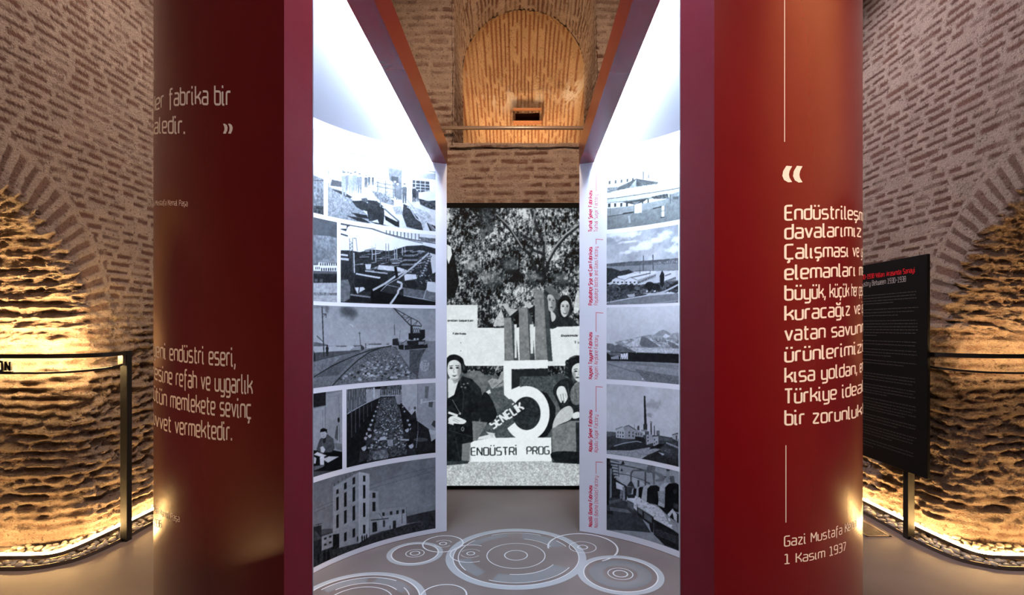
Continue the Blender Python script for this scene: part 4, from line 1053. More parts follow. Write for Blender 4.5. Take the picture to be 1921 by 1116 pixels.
for p, q in (((1110,190),(1140,165)),((1140,230),(1200,200)),((1170,265),(1215,205)),((1225,300),(1225,205)),((1235,305),(1300,245)),((1265,310),(1300,250)),((1215,205),(1215,310)),((1120,200),(1210,200))): a.L([p, q], 6, .2)
a.P([(1210,305),(1240,305),(1245,480),(1210,480)], .12); a.P([(1330,350),(1392,350),(1392,450),(1330,450)], .10); a.P([(1190,395),(1340,390),(1390,450),(1350,482),(1190,470)], .10)
for k in range(4): a.L([(1240+k*24,330),(1262+k*24,400)], 5, .15); a.L([(1262+k*24,330),(1240+k*24,400)], 5, .15)
a.P([(1165,488),(1395,478),(1380,540),(1420,525),(1425,575),(1140,600),(1140,545),(1180,540)], .12, .05); a.E(1265,466,14,9,.8); a.E(1302,466,14,9,.8); a.P([(1310,500),(1385,495),(1380,530),(1310,535)], .5)
a.L([(1092,530),(1170,478)], 10, .3); a.L([(1015,290),(1018,420)], 9, .25); a.P([(992,465),(1060,455),(1075,545),(992,545)], .15, .3, 3); a.L([(1088,355),(1075,500)], 4, .35); a.P([(1060,540),(1130,535),(1130,600),(1070,590)], .10)
a.L([(1006,100),(1016,290)], 2, .45); a.L([(465,280),(512,314)], 5, .9)
place(a, 'photograph of curving railway track and a harbour crane, third row left')

# ---- left wall, fourth row: workers at a long table; man at a desk
a = photo(650, 817, 718, 849, 817, base=.6, crop=(585, 715, 6.033))
a.P([(390,90),(1410,10),(1410,820),(390,980)], .09, .05, 8)
a.P([(1010,40),(1410,15),(1410,600),(1180,440),(1020,260)], .72, .05, 14); a.P([(1190,30),(1410,18),(1410,590),(1190,440)], .62, .04, 10); a.L([(1195,40),(1195,440)], 5, .45)
a.P([(1280,60),(1325,60),(1310,200),(1275,190)], .42); a.P([(1320,225),(1370,232),(1362,300),(1318,290)], .3); a.L([(1240,240),(1410,222)], 7, .9); a.P([(1230,200),(1252,205),(1245,265),(1225,260)], .8)
a.P([(390,95),(700,75),(700,180),(400,380)], .16)
for k in range(16): a.L([(408+k*19,92-k*1.2),(412+k*18,360-k*11)], 6.5, .70)
a.L([(400,372),(600,258),(775,178)], 9, .72); a.P([(620,95),(775,90),(775,180),(620,245)], .62, .08); a.L([(705,75),(705,200)], 20, .78); a.P([(775,60),(1015,35),(1015,170),(780,180)], .30, .3, 5); a.L([(770,170),(1015,160)], 9, .66)
for k in range(10): a.L([(790+k*24,100),(790+k*24,168)], 5, .72)
for k in range(6): a.L([(450+k*45,340-k*20),(452+k*45,640-k*60)], 12-k, .28)
a.P([(940,170),(1020,165),(1020,270),(960,260)], .55)
a.P([(760,190),(930,185),(1000,330),(1040,560),(1080,830),(620,910),(700,560),(740,300)], .26, .3, 4)
rr = random.Random(21)
for k in range(420):
    t = rr.random(); y = 195+t*560; x = 850+(rr.random()-.5)*(170+t*330); r = 4+t*13*rr.uniform(.5,1)
    a.P([(x-r,y),(x,y-r*.7),(x+r,y),(x,y+r*.8)], rr.choice([.1,.15,.5,.7,.82,.35]))
for k in range(9):
    t = k/8; y = 240+t*400; r = 8+t*14
    for sx in (-1, 1):
        x = 880+sx*(110+t*150)+(20 if sx > 0 else -10); a.P([(x-r*1.6,y+r*3.6),(x-r*1.2,y+r),(x+r*1.2,y+r),(x+r*1.6,y+r*3.6)], .14); a.E(x, y, r*.85, r*1.1, .72); a.P([(x-r,y-r*.2),(x-r*.6,y-r*1.3),(x+r*.7,y-r*1.3),(x+r,y-r*.2),(x,y-r*.6)], .1)
for x, y, r in ((590,745,30),(1122,720,30),(655,610,22),(1075,545,24)):
    a.P([(x-r*2,y+r*6),(x-r*1.5,y+r*1.5),(x+r*1.4,y+r*1.4),(x+r*2,y+r*4)], .18, .08); a.E(x, y, r*.95, r*1.35, .76); a.P([(x-r*1.2,y+r*.3),(x-r*1.1,y-r*1.3),(x,y-r*2),(x+r*1.3,y-r*1.2),(x+r*1.3,y+r*.8),(x+r*.7,y-r*.6)], .07)
    a.E(x-r*.35, y-r*.1, r*.14, r*.10, .2); a.E(x+r*.35, y-r*.1, r*.14, r*.10, .2); a.L([(x-r*.25,y+r*.7),(x+r*.25,y+r*.7)], 3, .35)
a.P([(690,790),(840,770),(870,830),(860,870),(690,890)], .45, .25, 7); a.P([(850,660),(920,660),(915,740),(860,730)], .6, .3, 3); a.P([(770,640),(830,620),(850,660),(760,670)], .75); a.P([(1000,650),(1100,655),(1095,672),(1000,668)], .72)
a.P([(1050,360),(1180,400),(1190,440),(1060,430)], .12); a.E(1165,305,14,18,.3); a.P([(1130,380),(1170,330),(1185,420),(1120,420)], .15); a.E(1100,310,12,25,.6)
a.P([(1170,440),(1410,600),(1410,800),(1200,830),(1090,600)], .12, .04); a.E(1230,660,80,22,.36,a=.7); a.P([(1320,545),(1395,560),(1395,600),(1335,600)], .8); a.P([(1335,600),(1410,600),(1410,640),(1350,680)], .72); a.P([(1350,490),(1375,445),(1405,450),(1405,540)], .25); a.L([(1200,250),(1200,560),(1180,750)], 4, .75)
place(a, 'photograph of rows of workers along one table, fourth row left')
a = photo(570, 642, 718, 849, 817, ext0=.30, base=.30, crop=(585, 715, 6.033))
a.P([(-900,100),(350,70),(350,1000),(-900,1120)], .64, .04, 20); a.P([(-900,110),(155,105),(155,275),(30,300),(-900,330)], .12, .06); a.P([(155,150),(330,115),(330,700),(250,710),(160,600)], .60); a.L([(155,140),(340,110)], 12, .5); a.L([(185,180),(290,165)], 6, .5); a.L([(300,150),(310,420)], 4, .45); a.L([(150,280),(150,560)], 8, .45)
a.L([(20,310),(140,285)], 8, .5); a.L([(120,320),(120,560)], 5, .5); a.P([(250,700),(330,705),(345,790),(270,770)], .45); a.P([(-900,820),(250,780),(350,800),(350,1010),(-900,1100)], .07)
a.E(300,440,12,30,.05); a.P([(275,510),(310,490),(310,690),(255,640)], .32); a.L([(300,500),(300,690)], 9, .75)
a.P([(50,770),(85,660),(130,620),(175,600),(240,650),(258,760),(220,800),(100,810)], .30, .08, 4); a.P([(125,650),(160,640),(150,700),(125,700)], .14); a.E(130,600,34,46,.74); a.P([(92,580),(95,545),(130,528),(170,545),(172,590),(150,570),(110,575)], .06); a.L([(118,600),(130,602)], 4, .3); a.L([(122,628),(140,628)], 4, .35)
a.P([(95,745),(125,735),(150,775),(130,810),(100,800)], .85); a.L([(150,770),(220,730)], 18, .24)
a.P([(20,830),(60,800),(165,840),(120,860)], .9); a.P([(120,880),(190,850),(305,852),(180,920)], .85); a.P([(88,860),(138,860),(136,945),(92,945)], .88); a.E(113,862,25,10,.96); a.P([(20,850),(50,870),(40,930),(20,930)], .8); a.P([(20,960),(150,945),(120,970),(20,1010)], .4)
place(a, 'cut-off photograph of a man writing at a desk, fourth row left')

# ---- left wall, bottom row: concrete factory tower
a = photo(560, 817, 858, 991, 817, ext0=.30, base=.30, crop=(585, 850, 4.854))
a.V([(-900,20),(1130,20),(1130,700),(-900,900)], .38, .52, .03, 90); a.cloud(800,430,330,220,.60,.5)
a.P([(860,575),(960,550),(1130,515),(1130,600),(860,640)], .20, .06, 5); a.P([(-900,860),(300,850),(860,650),(1130,590),(1130,700),(700,800),(20,1060),(-900,1100)], .19, .10, 6)
a.P([(190,312),(430,172),(430,815),(250,860),(190,740)], .60, .05, 12); a.P([(430,172),(525,190),(520,760),(430,815)], .72, .05, 10)
for x0, x1, ys in ((222,244,((330,372),(400,520),(560,680))),(293,316,((270,330),(358,488),(520,640),(720,800))),(370,394,((222,285),(310,440),(480,612),(685,765)))):
    for y0, y1 in ys: a.P([(x0,y0+6),(x1,y0-6),(x1,y1-6),(x0,y1+4)], .10)
for y0, y1 in ((205,260),(290,412),(450,580),(650,730)): a.P([(464,y0),(487,y0+2),(487,y1),(464,y1)], .10)
a.L([(430,175),(430,815)], 4, .82)
for x, y in ((205,300),(240,275),(275,252),(310,228),(348,205),(382,182),(428,160)): a.L([(x,y),(x,y-22)], 6, .2)
a.P([(525,342),(608,348),(608,720),(525,745)], .62, .05); a.P([(550,360),(578,360),(578,408),(550,408)], .1); a.P([(550,443),(578,443),(578,528),(550,528)], .1)
a.P([(608,512),(858,488),(858,650),(720,690),(608,715)], .68, .06); a.P([(608,512),(858,488),(858,545),(640,575)], .60)
for x in (640,710,768,820): a.P([(x,540-(x-640)*.15),(x+22,538-(x-640)*.15),(x+22,570-(x-640)*.14),(x,572-(x-640)*.14)], .12)
a.L([(535,610),(640,600),(698,592)], 9, .2); a.L([(608,545),(650,600)], 5, .25); a.P([(550,630),(590,625),(595,710),(550,720)], .12, .1); a.P([(735,615),(765,610),(765,680),(735,690)], .15); a.P([(645,610),(665,610),(665,670),(645,670)], .2); a.L([(820,520),(820,640)], 6, .3); a.L([(858,490),(862,650)], 5, .35)
a.P([(190,740),(250,730),(250,850),(180,880)], .10, .08); a.P([(90,755),(190,725),(190,850),(90,885)], .58, .08); a.L([(90,752),(190,718)], 9, .2)
for p in ((110,770),(155,752),(110,825),(155,805)): a.P([(p[0],p[1]),(p[0]+24,p[1]-6),(p[0]+24,p[1]+12),(p[0],p[1]+18)], .12)
a.P([(-900,660),(28,668),(88,655),(88,910),(30,950),(-900,1000)], .14, .05); a.P([(-900,690),(30,700),(90,775),(30,800),(-900,800)], .26, .1); a.L([(30,655),(88,640)], 5, .2); a.L([(60,640),(60,660)], 4, .2)
for x, y, h in ((415,755,50),(457,745,60),(478,745,58),(497,735,55),(712,655,35)): a.man(x, y, h, .08, .1)
for x, y, h in ((60,910,90),(115,880,100),(150,880,110),(222,915,40)): a.man(x, y, h, .06, .06)
a.L([(20,510),(190,440)], 2.5, .25); a.L([(525,295),(850,190),(1130,125)], 2.5, .30); a.L([(525,330),(850,235),(1130,160)], 2.5, .32); a.L([(20,545),(190,470)], 2.5, .28)
place(a, 'dark photograph of a tall concrete factory tower, bottom of left wall')

# ---- right wall, top row: pond, tent roof and its reflection
a = photo(1139, 1275, 308, 431, 1138, ext1=.002, base=.97, crop=(1085, 260, 5.875))
a.P([(315,370),(620,340),(620,410),(315,445)], .80, .04); a.L([(315,362),(615,340)], 5, .62); a.L([(315,447),(625,405)], 5, .3); a.P([(715,320),(925,290),(930,302),(720,330)], .62); a.P([(730,345),(1000,325),(990,360),(730,400)], .9)
for x in (335, 400, 465, 530, 590): a.P([(x,467-(x-335)*.12),(x+24,463-(x-335)*.12),(x+24,503-(x-335)*.12),(x,507-(x-335)*.12)], .22)
a.P([(765,398),(783,395),(783,438),(765,440)], .35); a.P([(708,362),(724,362),(726,450),(708,450)], .3)
a.P([(810,430),(880,400),(960,370),(1020,350),(960,470),(830,470)], .72, .35, 4); a.P([(1050,400),(1130,390),(1130,480),(1010,490)], .85, .2, 4)
a.P([(380,560),(640,442),(880,482),(880,495),(640,530),(420,575)], .30, .06)
for k in range(9): a.L([(640,444),(430+k*55,568-k*8)], 4, .20)
a.P([(640,444),(560,545),(650,530)], .5, .1); a.P([(640,444),(690,526),(640,530)], .22); a.L([(380,562),(640,442),(880,482)], 5, .2)
a.P([(315,540),(450,530),(420,575),(360,600),(315,600)], .42, .3, 3); a.P([(360,585),(820,515),(1120,480),(1120,500),(830,545),(360,610)], .88, .06)
for x in range(370, 1120, 70): a.L([(x,560-(x-370)*.11),(x,600-(x-370)*.13)], 4, .4)
a.L([(315,590),(560,545),(880,500),(1130,468)], 4, .3)
a.P([(315,610),(830,545),(1130,490),(1130,535),(700,620),(315,670)], .82, .05, 6); a.L([(315,665),(700,610),(1130,540)], 8, .18); a.P([(315,668),(700,614),(1130,544),(1130,590),(700,660),(315,705)], .70, .08, 6)
a.P([(315,705),(700,660),(1130,590),(1130,920),(315,1010)], .44, .05, 8); a.P([(315,710),(620,690),(610,740),(315,770)], .90); a.P([(710,680),(1000,620),(1000,660),(720,712)], .85)
for x in (330, 395, 462, 525): a.P([(x,715-(x-330)*.05),(x+24,713-(x-330)*.05),(x+24,753-(x-330)*.05),(x,757-(x-330)*.05)], .18)
a.P([(480,700),(770,655),(730,690),(640,728),(590,722)], .22, .05); a.P([(590,700),(680,690),(640,728)], .4); a.P([(620,728),(700,705),(700,812),(620,822)], .93); a.P([(700,700),(715,700),(715,760),(700,755)], .2); a.P([(760,665),(778,662),(778,708),(760,712)], .2)
a.P([(315,770),(612,735),(612,812),(315,862)], .52, .05); a.P([(700,715),(1000,665),(950,735),(700,795)], .52, .05); a.L([(315,858),(610,812)], 7, .2); a.P([(490,820),(610,802),(610,815),(490,832)], .15); a.P([(820,765),(918,742),(918,755),(820,775)], .15)
a.P([(800,640),(980,605),(1000,660),(830,665)], .25, .3, 3); a.P([(1060,595),(1130,585),(1130,660),(1060,665)], .5, .2); a.P([(1040,640),(1105,635),(1105,668),(1040,668)], .3)
a.P([(918,745),(945,740),(945,865),(918,868)], .86); a.L([(905,868),(950,862)], 9, .12); a.L([(918,797),(945,794)], 5, .15); a.L([(1012,610),(1012,715)], 6, .15); a.L([(1018,310),(1018,490)], 5, .45); a.L([(358,390),(358,600)], 4, .35); a.L([(355,700),(355,850)], 4, .3)
a.L([(920,178),(958,170)], 8, .45); a.L([(925,180),(925,300)], 2, .8); a.L([(950,176),(950,300)], 2, .8); a.L([(925,250),(952,246)], 3, .6); a.P([(545,850),(570,845),(580,930),(560,930)], .6, .1)
place(a, 'photograph of a tent roof mirrored in a pond, top of right wall', (.86, .97, .97))

# ---- right wall, second row: glass factory by the strait
a = photo(1138, 1272, 439, 572, 1138, ext1=.002, base=.8, crop=(1085, 420, 6.565))
a.V([(340,60),(1280,-40),(1280,500),(340,500)], .62, .74, .16, 60)
for x, y, rx, ry in ((560,120,120,55),(420,130,70,40),(690,120,60,40),(1060,140,80,40),(960,200,80,30),(830,250,70,45),(760,290,100,35),(590,350,90,18),(640,220,110,14),(1180,310,80,40),(1220,200,50,40)): a.cloud(x, y, rx*1.3, ry*1.3, .97, .85)
a.P([(345,492),(640,462),(860,450),(1240,420),(1240,490),(860,505),(345,525)], .34, .12, 5); a.P([(900,470),(1240,440),(1240,480),(900,500)], .45, .4, 3); a.P([(345,525),(860,505),(1240,485),(1240,570),(960,580),(345,600)], .52, .03)
a.P([(345,540),(420,545),(520,580),(620,560),(700,600),(560,650),(430,700),(345,740)], .17, .15, 4)
a.P([(415,690),(470,660),(700,590),(950,570),(965,610),(965,650),(724,745),(415,745)], .88); a.P([(415,690),(470,665),(570,690),(640,655),(724,690),(724,745),(415,745)], .86)
a.L([(480,658),(700,610),(890,585)], 10, .35); a.L([(650,660),(890,605)], 12, .35); a.P([(480,645),(880,575),(880,590),(500,668)], .92); a.L([(470,662),(570,690),(640,658),(724,688)], 5, .3); a.P([(724,690),(960,610),(960,655),(724,745)], .62, .05); a.L([(570,690),(572,745)], 4, .4)
for x in (432, 480, 530, 580, 632, 682): a.P([(x,709),(x+22,709),(x+22,726),(x,726)], .2)
for k in range(11): a.P([(735+k*20,712-k*8),(746+k*20,708-k*8),(746+k*20,732-k*9),(735+k*20,736-k*9)], .2)
a.L([(700,578),(950,572)], 9, .4); a.P([(1060,600),(1195,570),(1195,660),(1060,700)], .85); a.L([(1065,640),(1140,612)], 12, .35); a.L([(1095,572),(1195,568)], 8, .4); a.P([(905,680),(1000,640),(1000,700),(900,715)], .78); a.P([(1060,700),(1200,650),(1200,690),(1060,750)], .5, .1)
for k in range(7): a.L([(1068+k*20,700-k*8),(1068+k*20,722-k*8)], 8, .18)
a.L([(802,390),(800,575)], 11, .30); a.L([(918,378),(922,570)], 12, .28); a.L([(757,470),(758,612)], 8, .3); a.L([(785,380),(806,388)], 4, .5); a.L([(838,560),(838,640)], 4, .4); a.L([(878,560),(878,640)], 4, .4)
a.P([(345,745),(724,750),(1000,720),(1240,690),(1240,830),(900,850),(345,845)], .30, .26, 5)
rr = random.Random(31)
for k in range(70):
    x, y = rr.uniform(350,1230), rr.uniform(745,825); r = rr.uniform(12,34); a.E(x, y, r, r*.8, rr.choice([.1,.16,.22,.35]), .12, 4)
a.E(880,760,60,50,.12,.1,4); a.E(960,780,50,45,.12,.1,4); a.E(1210,760,50,50,.13,.1,4); a.E(650,780,40,40,.14,.1,4); a.P([(1000,640),(1030,570),(1058,620),(1055,740),(1030,790),(1005,740)], .12, .08, 4)
a.P([(345,840),(640,835),(860,860),(760,895),(345,960)], .25, .28, 4); a.P([(600,870),(690,855),(700,890),(620,900)], .7, .3, 3); a.L([(860,880),(1060,830),(1240,740)], 18, .75); a.L([(350,965),(640,910),(860,875)], 8, .8)
a.P([(345,970),(640,918),(880,880),(1240,850),(1240,990),(345,1005)], .48, .07, 5); a.L([(870,985),(1240,935)], 10, .62); a.L([(380,850),(386,975)], 5, .2)
for x, y in ((835,820),(930,820),(1090,835)): a.P([(x,y),(x+22,y-4),(x+22,y+14),(x,y+16)], .9)
place(a, 'photograph of factory halls with two chimneys by a strait')

# ---- right wall, third row: hangars below a snowy mountain
a = photo(1138, 1273, 577, 711, 1138, ext1=.002, base=.9, crop=(1085, 570, 6.975))
a.V([(350,40),(1320,40),(1320,600),(350,600)], .90, .80, .03, 60)
a.P([(480,495),(620,470),(800,430),(920,405),(990,405),(1060,355),(1110,338),(1160,360),(1210,390),(1290,375),(1320,390),(1320,650),(480,640)], .62, .2, 7)
rr = random.Random(41)
for k in range(120):
    x, y = rr.uniform(560,1310), rr.uniform(440,620); l = rr.uniform(15,60)
    a.P([(x,y),(x+l,y+l*rr.uniform(.1,.5)),(x+l*.6,y+l*.5)], rr.choice([.95,.9,.4,.38,.85]), .05)
a.P([(990,405),(1060,355),(1110,338),(1160,360),(1200,395),(1120,420),(1040,420)], .58, .08, 8); a.P([(1100,430),(1140,390),(1200,420),(1140,450)], .92, .1)
a.P([(830,430),(900,450),(1060,555),(980,570),(830,560),(800,520)], .40, .08, 6); a.P([(620,540),(820,425),(800,530),(780,560),(680,560)], .82, .2, 6); a.P([(1160,480),(1260,520),(1320,560),(1320,590),(1200,560)], .42, .1, 6); a.P([(680,570),(1000,575),(1320,590),(1320,640),(720,630)], .78, .22, 5)
a.P([(365,515),(520,525),(640,580),(770,632),(365,660)], .40, .10, 8); a.P([(440,515),(530,525),(480,545)], .8); a.P([(365,600),(420,612),(420,640),(365,640)], .7)
a.P([(365,630),(650,632),(1320,655),(1320,775),(365,745)], .11, .03); a.P([(365,630),(560,640),(560,690),(420,670)], .42, .05)
for k in range(3): a.P([(560+k*32,650-k*4),(584+k*32,650-k*4),(588+k*31,722),(572+k*30,722),(570+k*31,680),(562+k*30,722),(552+k*30,722)], .93)
for k in range(7): a.P([(430+k*14,694-k*3),(440+k*14,692-k*3),(446+k*14,722),(436+k*14,722)], .8)
for k in range(5): a.E(760+k*115,634,5,6,.9)
a.P([(365,745),(1320,775),(1320,1070),(350,1000)], .56, .10, 4); a.P([(365,750),(900,770),(1320,800),(1320,830),(700,800)], .50, .06); a.L([(370,775),(700,880),(1320,950)], 14, .36, .6); a.L([(560,760),(900,800),(1320,850)], 12, .40, .5); a.P([(740,850),(1320,960),(1320,1070),(900,1020)], .42, .2, 3); a.E(840,980,11,11,.9)
place(a, 'photograph of a snowy mountain above long dark hangars')

# ---- right wall, fourth row: sugar factory with a tall chimney
a = photo(1138, 1273, 720, 851, 1138, ext1=.002, base=.72, crop=(1085, 710, 6.565))
a.V([(340,40),(1300,100),(1300,760),(340,700)], .82, .84, .06, 70); a.cloud(940,330,110,70,.56,.6); a.cloud(880,450,40,30,.5,.6)
a.P([(345,650),(470,660),(470,690),(1000,700),(1230,740),(1230,1000),(345,900)], .22, .10, 6); a.P([(345,650),(465,660),(465,700),(345,720)], .36, .08)
a.P([(465,620),(545,595),(570,640),(570,740),(465,725)], .78); a.P([(550,600),(620,572),(700,625),(700,745),(570,740),(570,640)], .62, .05); a.P([(545,600),(620,570),(720,630),(705,638),(620,585)], .35); a.P([(700,630),(800,665),(800,720),(700,710)], .60); a.L([(460,625),(545,592)], 8, .35)
for x, y in ((484,650),(514,652),(544,656),(484,695),(514,698),(544,700),(622,650),(668,655),(622,690),(668,695),(708,668),(736,670),(768,675)): a.P([(x,y),(x+12,y+1),(x+12,y+26),(x,y+25)], .15)
a.P([(700,710),(800,720),(830,790),(700,760)], .12); a.P([(820,640),(870,650),(870,780),(840,790),(820,720)], .30); a.P([(775,630),(850,628),(850,655),(775,650)], .55)
a.P([(805,215),(826,215),(846,630),(812,630)], .13); a.P([(800,560),(848,560),(850,630),(800,628)], .22); a.P([(885,545),(905,545),(908,690),(888,690)], .3); a.L([(880,530),(910,538)], 8, .25); a.P([(928,580),(942,580),(945,700),(930,700)], .34); a.P([(960,640),(1000,640),(1000,700),(960,700)], .4, .2)
a.P([(725,600),(735,580),(750,580),(755,640),(725,635)], .25, .2); a.L([(690,560),(690,610)], 5, .4)
a.P([(838,690),(910,690),(920,790),(840,815)], .66, .12); a.P([(915,715),(985,710),(985,830),(925,830)], .70, .1); a.P([(985,690),(1000,690),(1000,800),(985,800)], .3)
for x, y in ((850,715),(850,755),(930,740),(930,790),(955,770)): a.P([(x,y),(x+14,y),(x+14,y+20),(x,y+20)], .2)
a.P([(1000,715),(1160,740),(1160,770),(1000,760)], .32, .1); a.P([(1155,685),(1225,670),(1225,770),(1155,735)], .70); a.P([(1150,690),(1225,665),(1225,680),(1155,697)], .25); a.P([(1198,700),(1212,700),(1212,760),(1198,755)], .2)
a.P([(395,850),(500,800),(720,768),(800,790),(880,850),(620,885),(400,890)], .16, .06, 5); a.L([(440,830),(560,795),(720,770),(780,785)], 10, .66)
a.P([(345,880),(640,885),(870,845),(1010,870),(900,920),(740,975),(345,925)], .62, .18, 4); a.P([(820,960),(970,895),(1050,950),(1230,1000),(1230,1085),(780,985)], .17, .08, 4); a.P([(1000,870),(1060,850),(1180,870),(1120,920)], .3, .15); a.P([(985,905),(1060,925),(1040,945)], .75, .1); a.L([(1080,790),(1230,850)], 18, .66, .8)
for k in range(6): a.L([(1095+k*24,800+k*9),(1095+k*24,835+k*14)], 5, .15)
a.P([(870,870),(1000,850),(1080,800),(1000,800),(900,840)], .12)
place(a, 'photograph of a factory with one tall dark chimney, fourth row right')

# ---- right wall, bottom row: cotton machines
a = photo(1138, 1273, 859, 994, 1138, ext1=.002, base=.6, crop=(1085, 850, 5.58))
a.P([(290,40),(1060,140),(1060,1030),(290,800)], .60, .05, 20); a.P([(290,50),(330,60),(400,280),(510,350),(510,480),(290,560)], .14, .1, 5); a.P([(400,250),(520,200),(700,330),(600,370),(480,340)], .70, .04); a.P([(395,300),(480,345),(470,390),(400,370)], .88)
a.P([(295,470),(380,465),(520,490),(640,640),(760,830),(295,800)], .22, .05, 12); a.P([(330,560),(520,590),(560,630),(340,600)], .40, .06, 10); a.P([(320,500),(420,480),(460,500),(330,530)], .34, .05)
for k in range(6): a.L([(335+k*6,70+k*32),(430-k*4,95+k*28)], 9, .22); a.P([(335+k*8,85+k*32),(400,95+k*30),(400,110+k*28),(340+k*8,104+k*32)], .65)
a.L([(300,110),(420,120),(700,180),(910,250),(1000,280)], 9, .18); a.L([(330,200),(520,230),(700,290)], 7, .25); a.L([(340,260),(500,345)], 10, .1); a.L([(330,60),(700,120),(1040,200)], 4, .35); a.L([(420,110),(425,250)], 7, .2)
a.P([(448,120),(462,85),(472,85),(488,122)], .12); a.P([(440,188),(455,160),(468,190)], .14); a.L([(465,60),(466,100)], 4, .2)
a.L([(552,290),(553,210),(575,182),(690,182),(740,190)], 17, .34); a.P([(510,345),(545,292),(560,292),(592,358)], .22); a.P([(505,350),(595,360),(590,420),(510,430)], .24, .05)
a.L([(690,182),(745,200)], 26, .40); a.E(745,165,28,40,.36); a.P([(765,130),(805,135),(800,330),(785,330)], .40, .04); a.E(785,130,22,10,.15); a.P([(800,190),(870,215),(912,260),(890,295),(810,300),(805,280),(860,262),(800,215)], .44, .05)
a.L([(702,200),(702,340)], 16, .28); a.L([(700,300),(750,320)], 14, .3); a.P([(620,280),(640,285),(640,370),(620,365)], .25); a.P([(920,175),(955,180),(955,310),(915,305)], .52); a.E(937,178,18,12,.18); a.P([(955,240),(1000,240),(1010,320),(960,310)], .34)
for x0, x1, yt, yb in ((565,612,370,440),(615,692,352,470),(685,850,335,520),(865,1060,312,590)):
    w = x1-x0; a.P([(x0-w*.18,yb-w*.1),(x0-w*.04,yt+w*.14),(x0+w*.16,yt),(x0+w*.7,yt+w*.02),(x0+w*.5,yb)], .72, .05); a.P([(x0+w*.18,yb),(x0+w*.22,yt+w*.24),(x0+w*.42,yt+w*.03),(x0+w*.8,yt),(x1,yt+w*.14),(x1-w*.06,yb+w*.14)], .08, .02)
a.P([(830,400),(905,390),(905,540),(840,500)], .58, .2, 4); a.E(1010,400,20,26,.18); a.P([(995,515),(1060,540),(1060,600),(995,570)], .2)
a.P([(510,470),(560,425),(640,470),(720,520),(800,550),(870,590),(900,640),(960,760),(990,790),(960,800),(860,770),(700,640),(600,590),(520,520)], .86, .16, 5)
rr = random.Random(51)
for k in range(80):
    t = rr.random(); x = 540+t*400+rr.uniform(-40,50); y = 460+t*270+rr.uniform(-40,50); a.E(x, y, rr.uniform(6,16), rr.uniform(5,12), rr.choice([.95,.9,.78,.65]), .1, 3)
a.P([(560,430),(620,460),(590,500),(530,480)], .96, .05); a.P([(620,470),(640,465),(655,510),(620,510)], .9)
a.P([(510,490),(580,520),(580,600),(520,560)], .35, .2, 4); a.P([(612,555),(790,668),(785,830),(760,820),(740,740),(620,650)], .13, .05); a.L([(615,560),(790,670)], 9, .45); a.P([(625,575),(670,605),(668,650),(628,620)], .38); a.P([(688,618),(770,672),(768,730),(690,680)], .36)
a.P([(790,690),(990,800),(1060,850),(1060,1020),(900,960),(790,850)], .12, .05); 
for k in range(5): a.L([(800,790+k*14),(1040,880+k*16)], 4, .36)
a.P([(820,540),(1060,640),(1060,740),(940,660)], .10); a.P([(930,640),(985,580),(1030,640),(1030,720),(1000,690),(985,620),(950,670)], .82, .1); a.P([(440,390),(460,385),(460,470),(435,490)], .5, .2); a.P([(465,350),(490,360),(490,500),(465,490)], .55, .25, 3); a.P([(505,430),(600,430),(590,470),(520,470)], .15)
a.P([(300,600),(360,605),(370,640),(300,635)], .12); a.P([(295,70),(310,75),(320,540),(295,540)], .05); a.P([(335,160),(352,165),(350,460),(332,470)], .5)
place(a, 'dark photograph of cotton machines and piping, bottom of right wall')

# ---- second column on the right wall: only a sliver shows at the post
rows = ((308,431,'top'),(439,572,'second'),(577,711,'third'),(720,851,'fourth'),(859,994,'bottom'))
for k, (vt, vb, wh) in enumerate(rows):
    a = photo(1274.6, 1290, vt, vb, 1138, ext1=.62, base=.5, crop=(1085, 570, 6.975))
    s0 = a.Y/a.H; hz = .45+.12*np.sin(k*2.1)+.10*(fbm(a.X/60, a.X*0+k, 3, 600+k)-.5)
    a.g[:] = np.where(s0 < hz, .46+.1*fbm(a.X/50, a.Y/20, 3, 610+k), .10+.30*fbm(a.X/12, a.Y/7, 4, 620+k))
    place(a, f'mostly hidden landscape photograph beside the right post, {wh} row', scale=.8)

# ------------------------------------------------------------------ back-lit screen standing before the back wall
YS = 5.40
def scr(u, v): return (u-PX)/FPX*YS, CAMH-(v-PY)*YS/FPX
SX0, SX1 = -1.30, 1.25; SZ1 = scr(900, 390.5)[1]; SZ0 = scr(900, 911)[1]
cell = .0050
def fwd(u, v):
    x, z = scr(u, v); return (x-SX0)/(SX1-SX0), (SZ1-z)/(SZ1-SZ0)
s = Pic((SX1-SX0)/cell, (SZ1-SZ0)/cell, fwd, .5)
s.crop(820, 360, 3.986)
g = s.noise(13, 5); h = fbm(s.X/5.5, s.Y/13, 4, 77); f = fbm(s.X/4, s.Y/4, 3, 78); low = fbm(s.X/110, s.Y/90, 3, 79)
tex = np.clip((.34*g+.33*h+.33*f-.5)*3.7+.31+(low-.5)*1.2, .03, .88)
s.g[:] = tex
for pts in ([(420,130),(520,260),(600,340)], [(540,270),(620,400),(700,480),(780,680)], [(700,130),(760,300),(800,400),(790,690)], [(830,520),(780,700)], [(640,330),(790,400)], [(700,430),(800,470)]): s.L(pts, 20, .10, .85)
s.L([(1060,250),(960,330),(880,430),(830,520),(815,600)], 26, .12, .9); s.L([(1060,240),(955,322),(870,425),(820,520)], 12, .62)
for pts in ([(440,165),(540,260),(640,420)], [(730,140),(715,260)], [(800,250),(815,440)]): s.L(pts, 9, .55)
s.P([(300,110),(440,115),(420,300),(330,360)], .12, .14, 6, .6)
s.P([(60,330),(90,380),(130,470),(165,680),(130,790),(-500,800),(-500,320)], .08, .10, 5); s.P([(74,392),(105,410),(112,470),(88,540),(74,500)], .95)
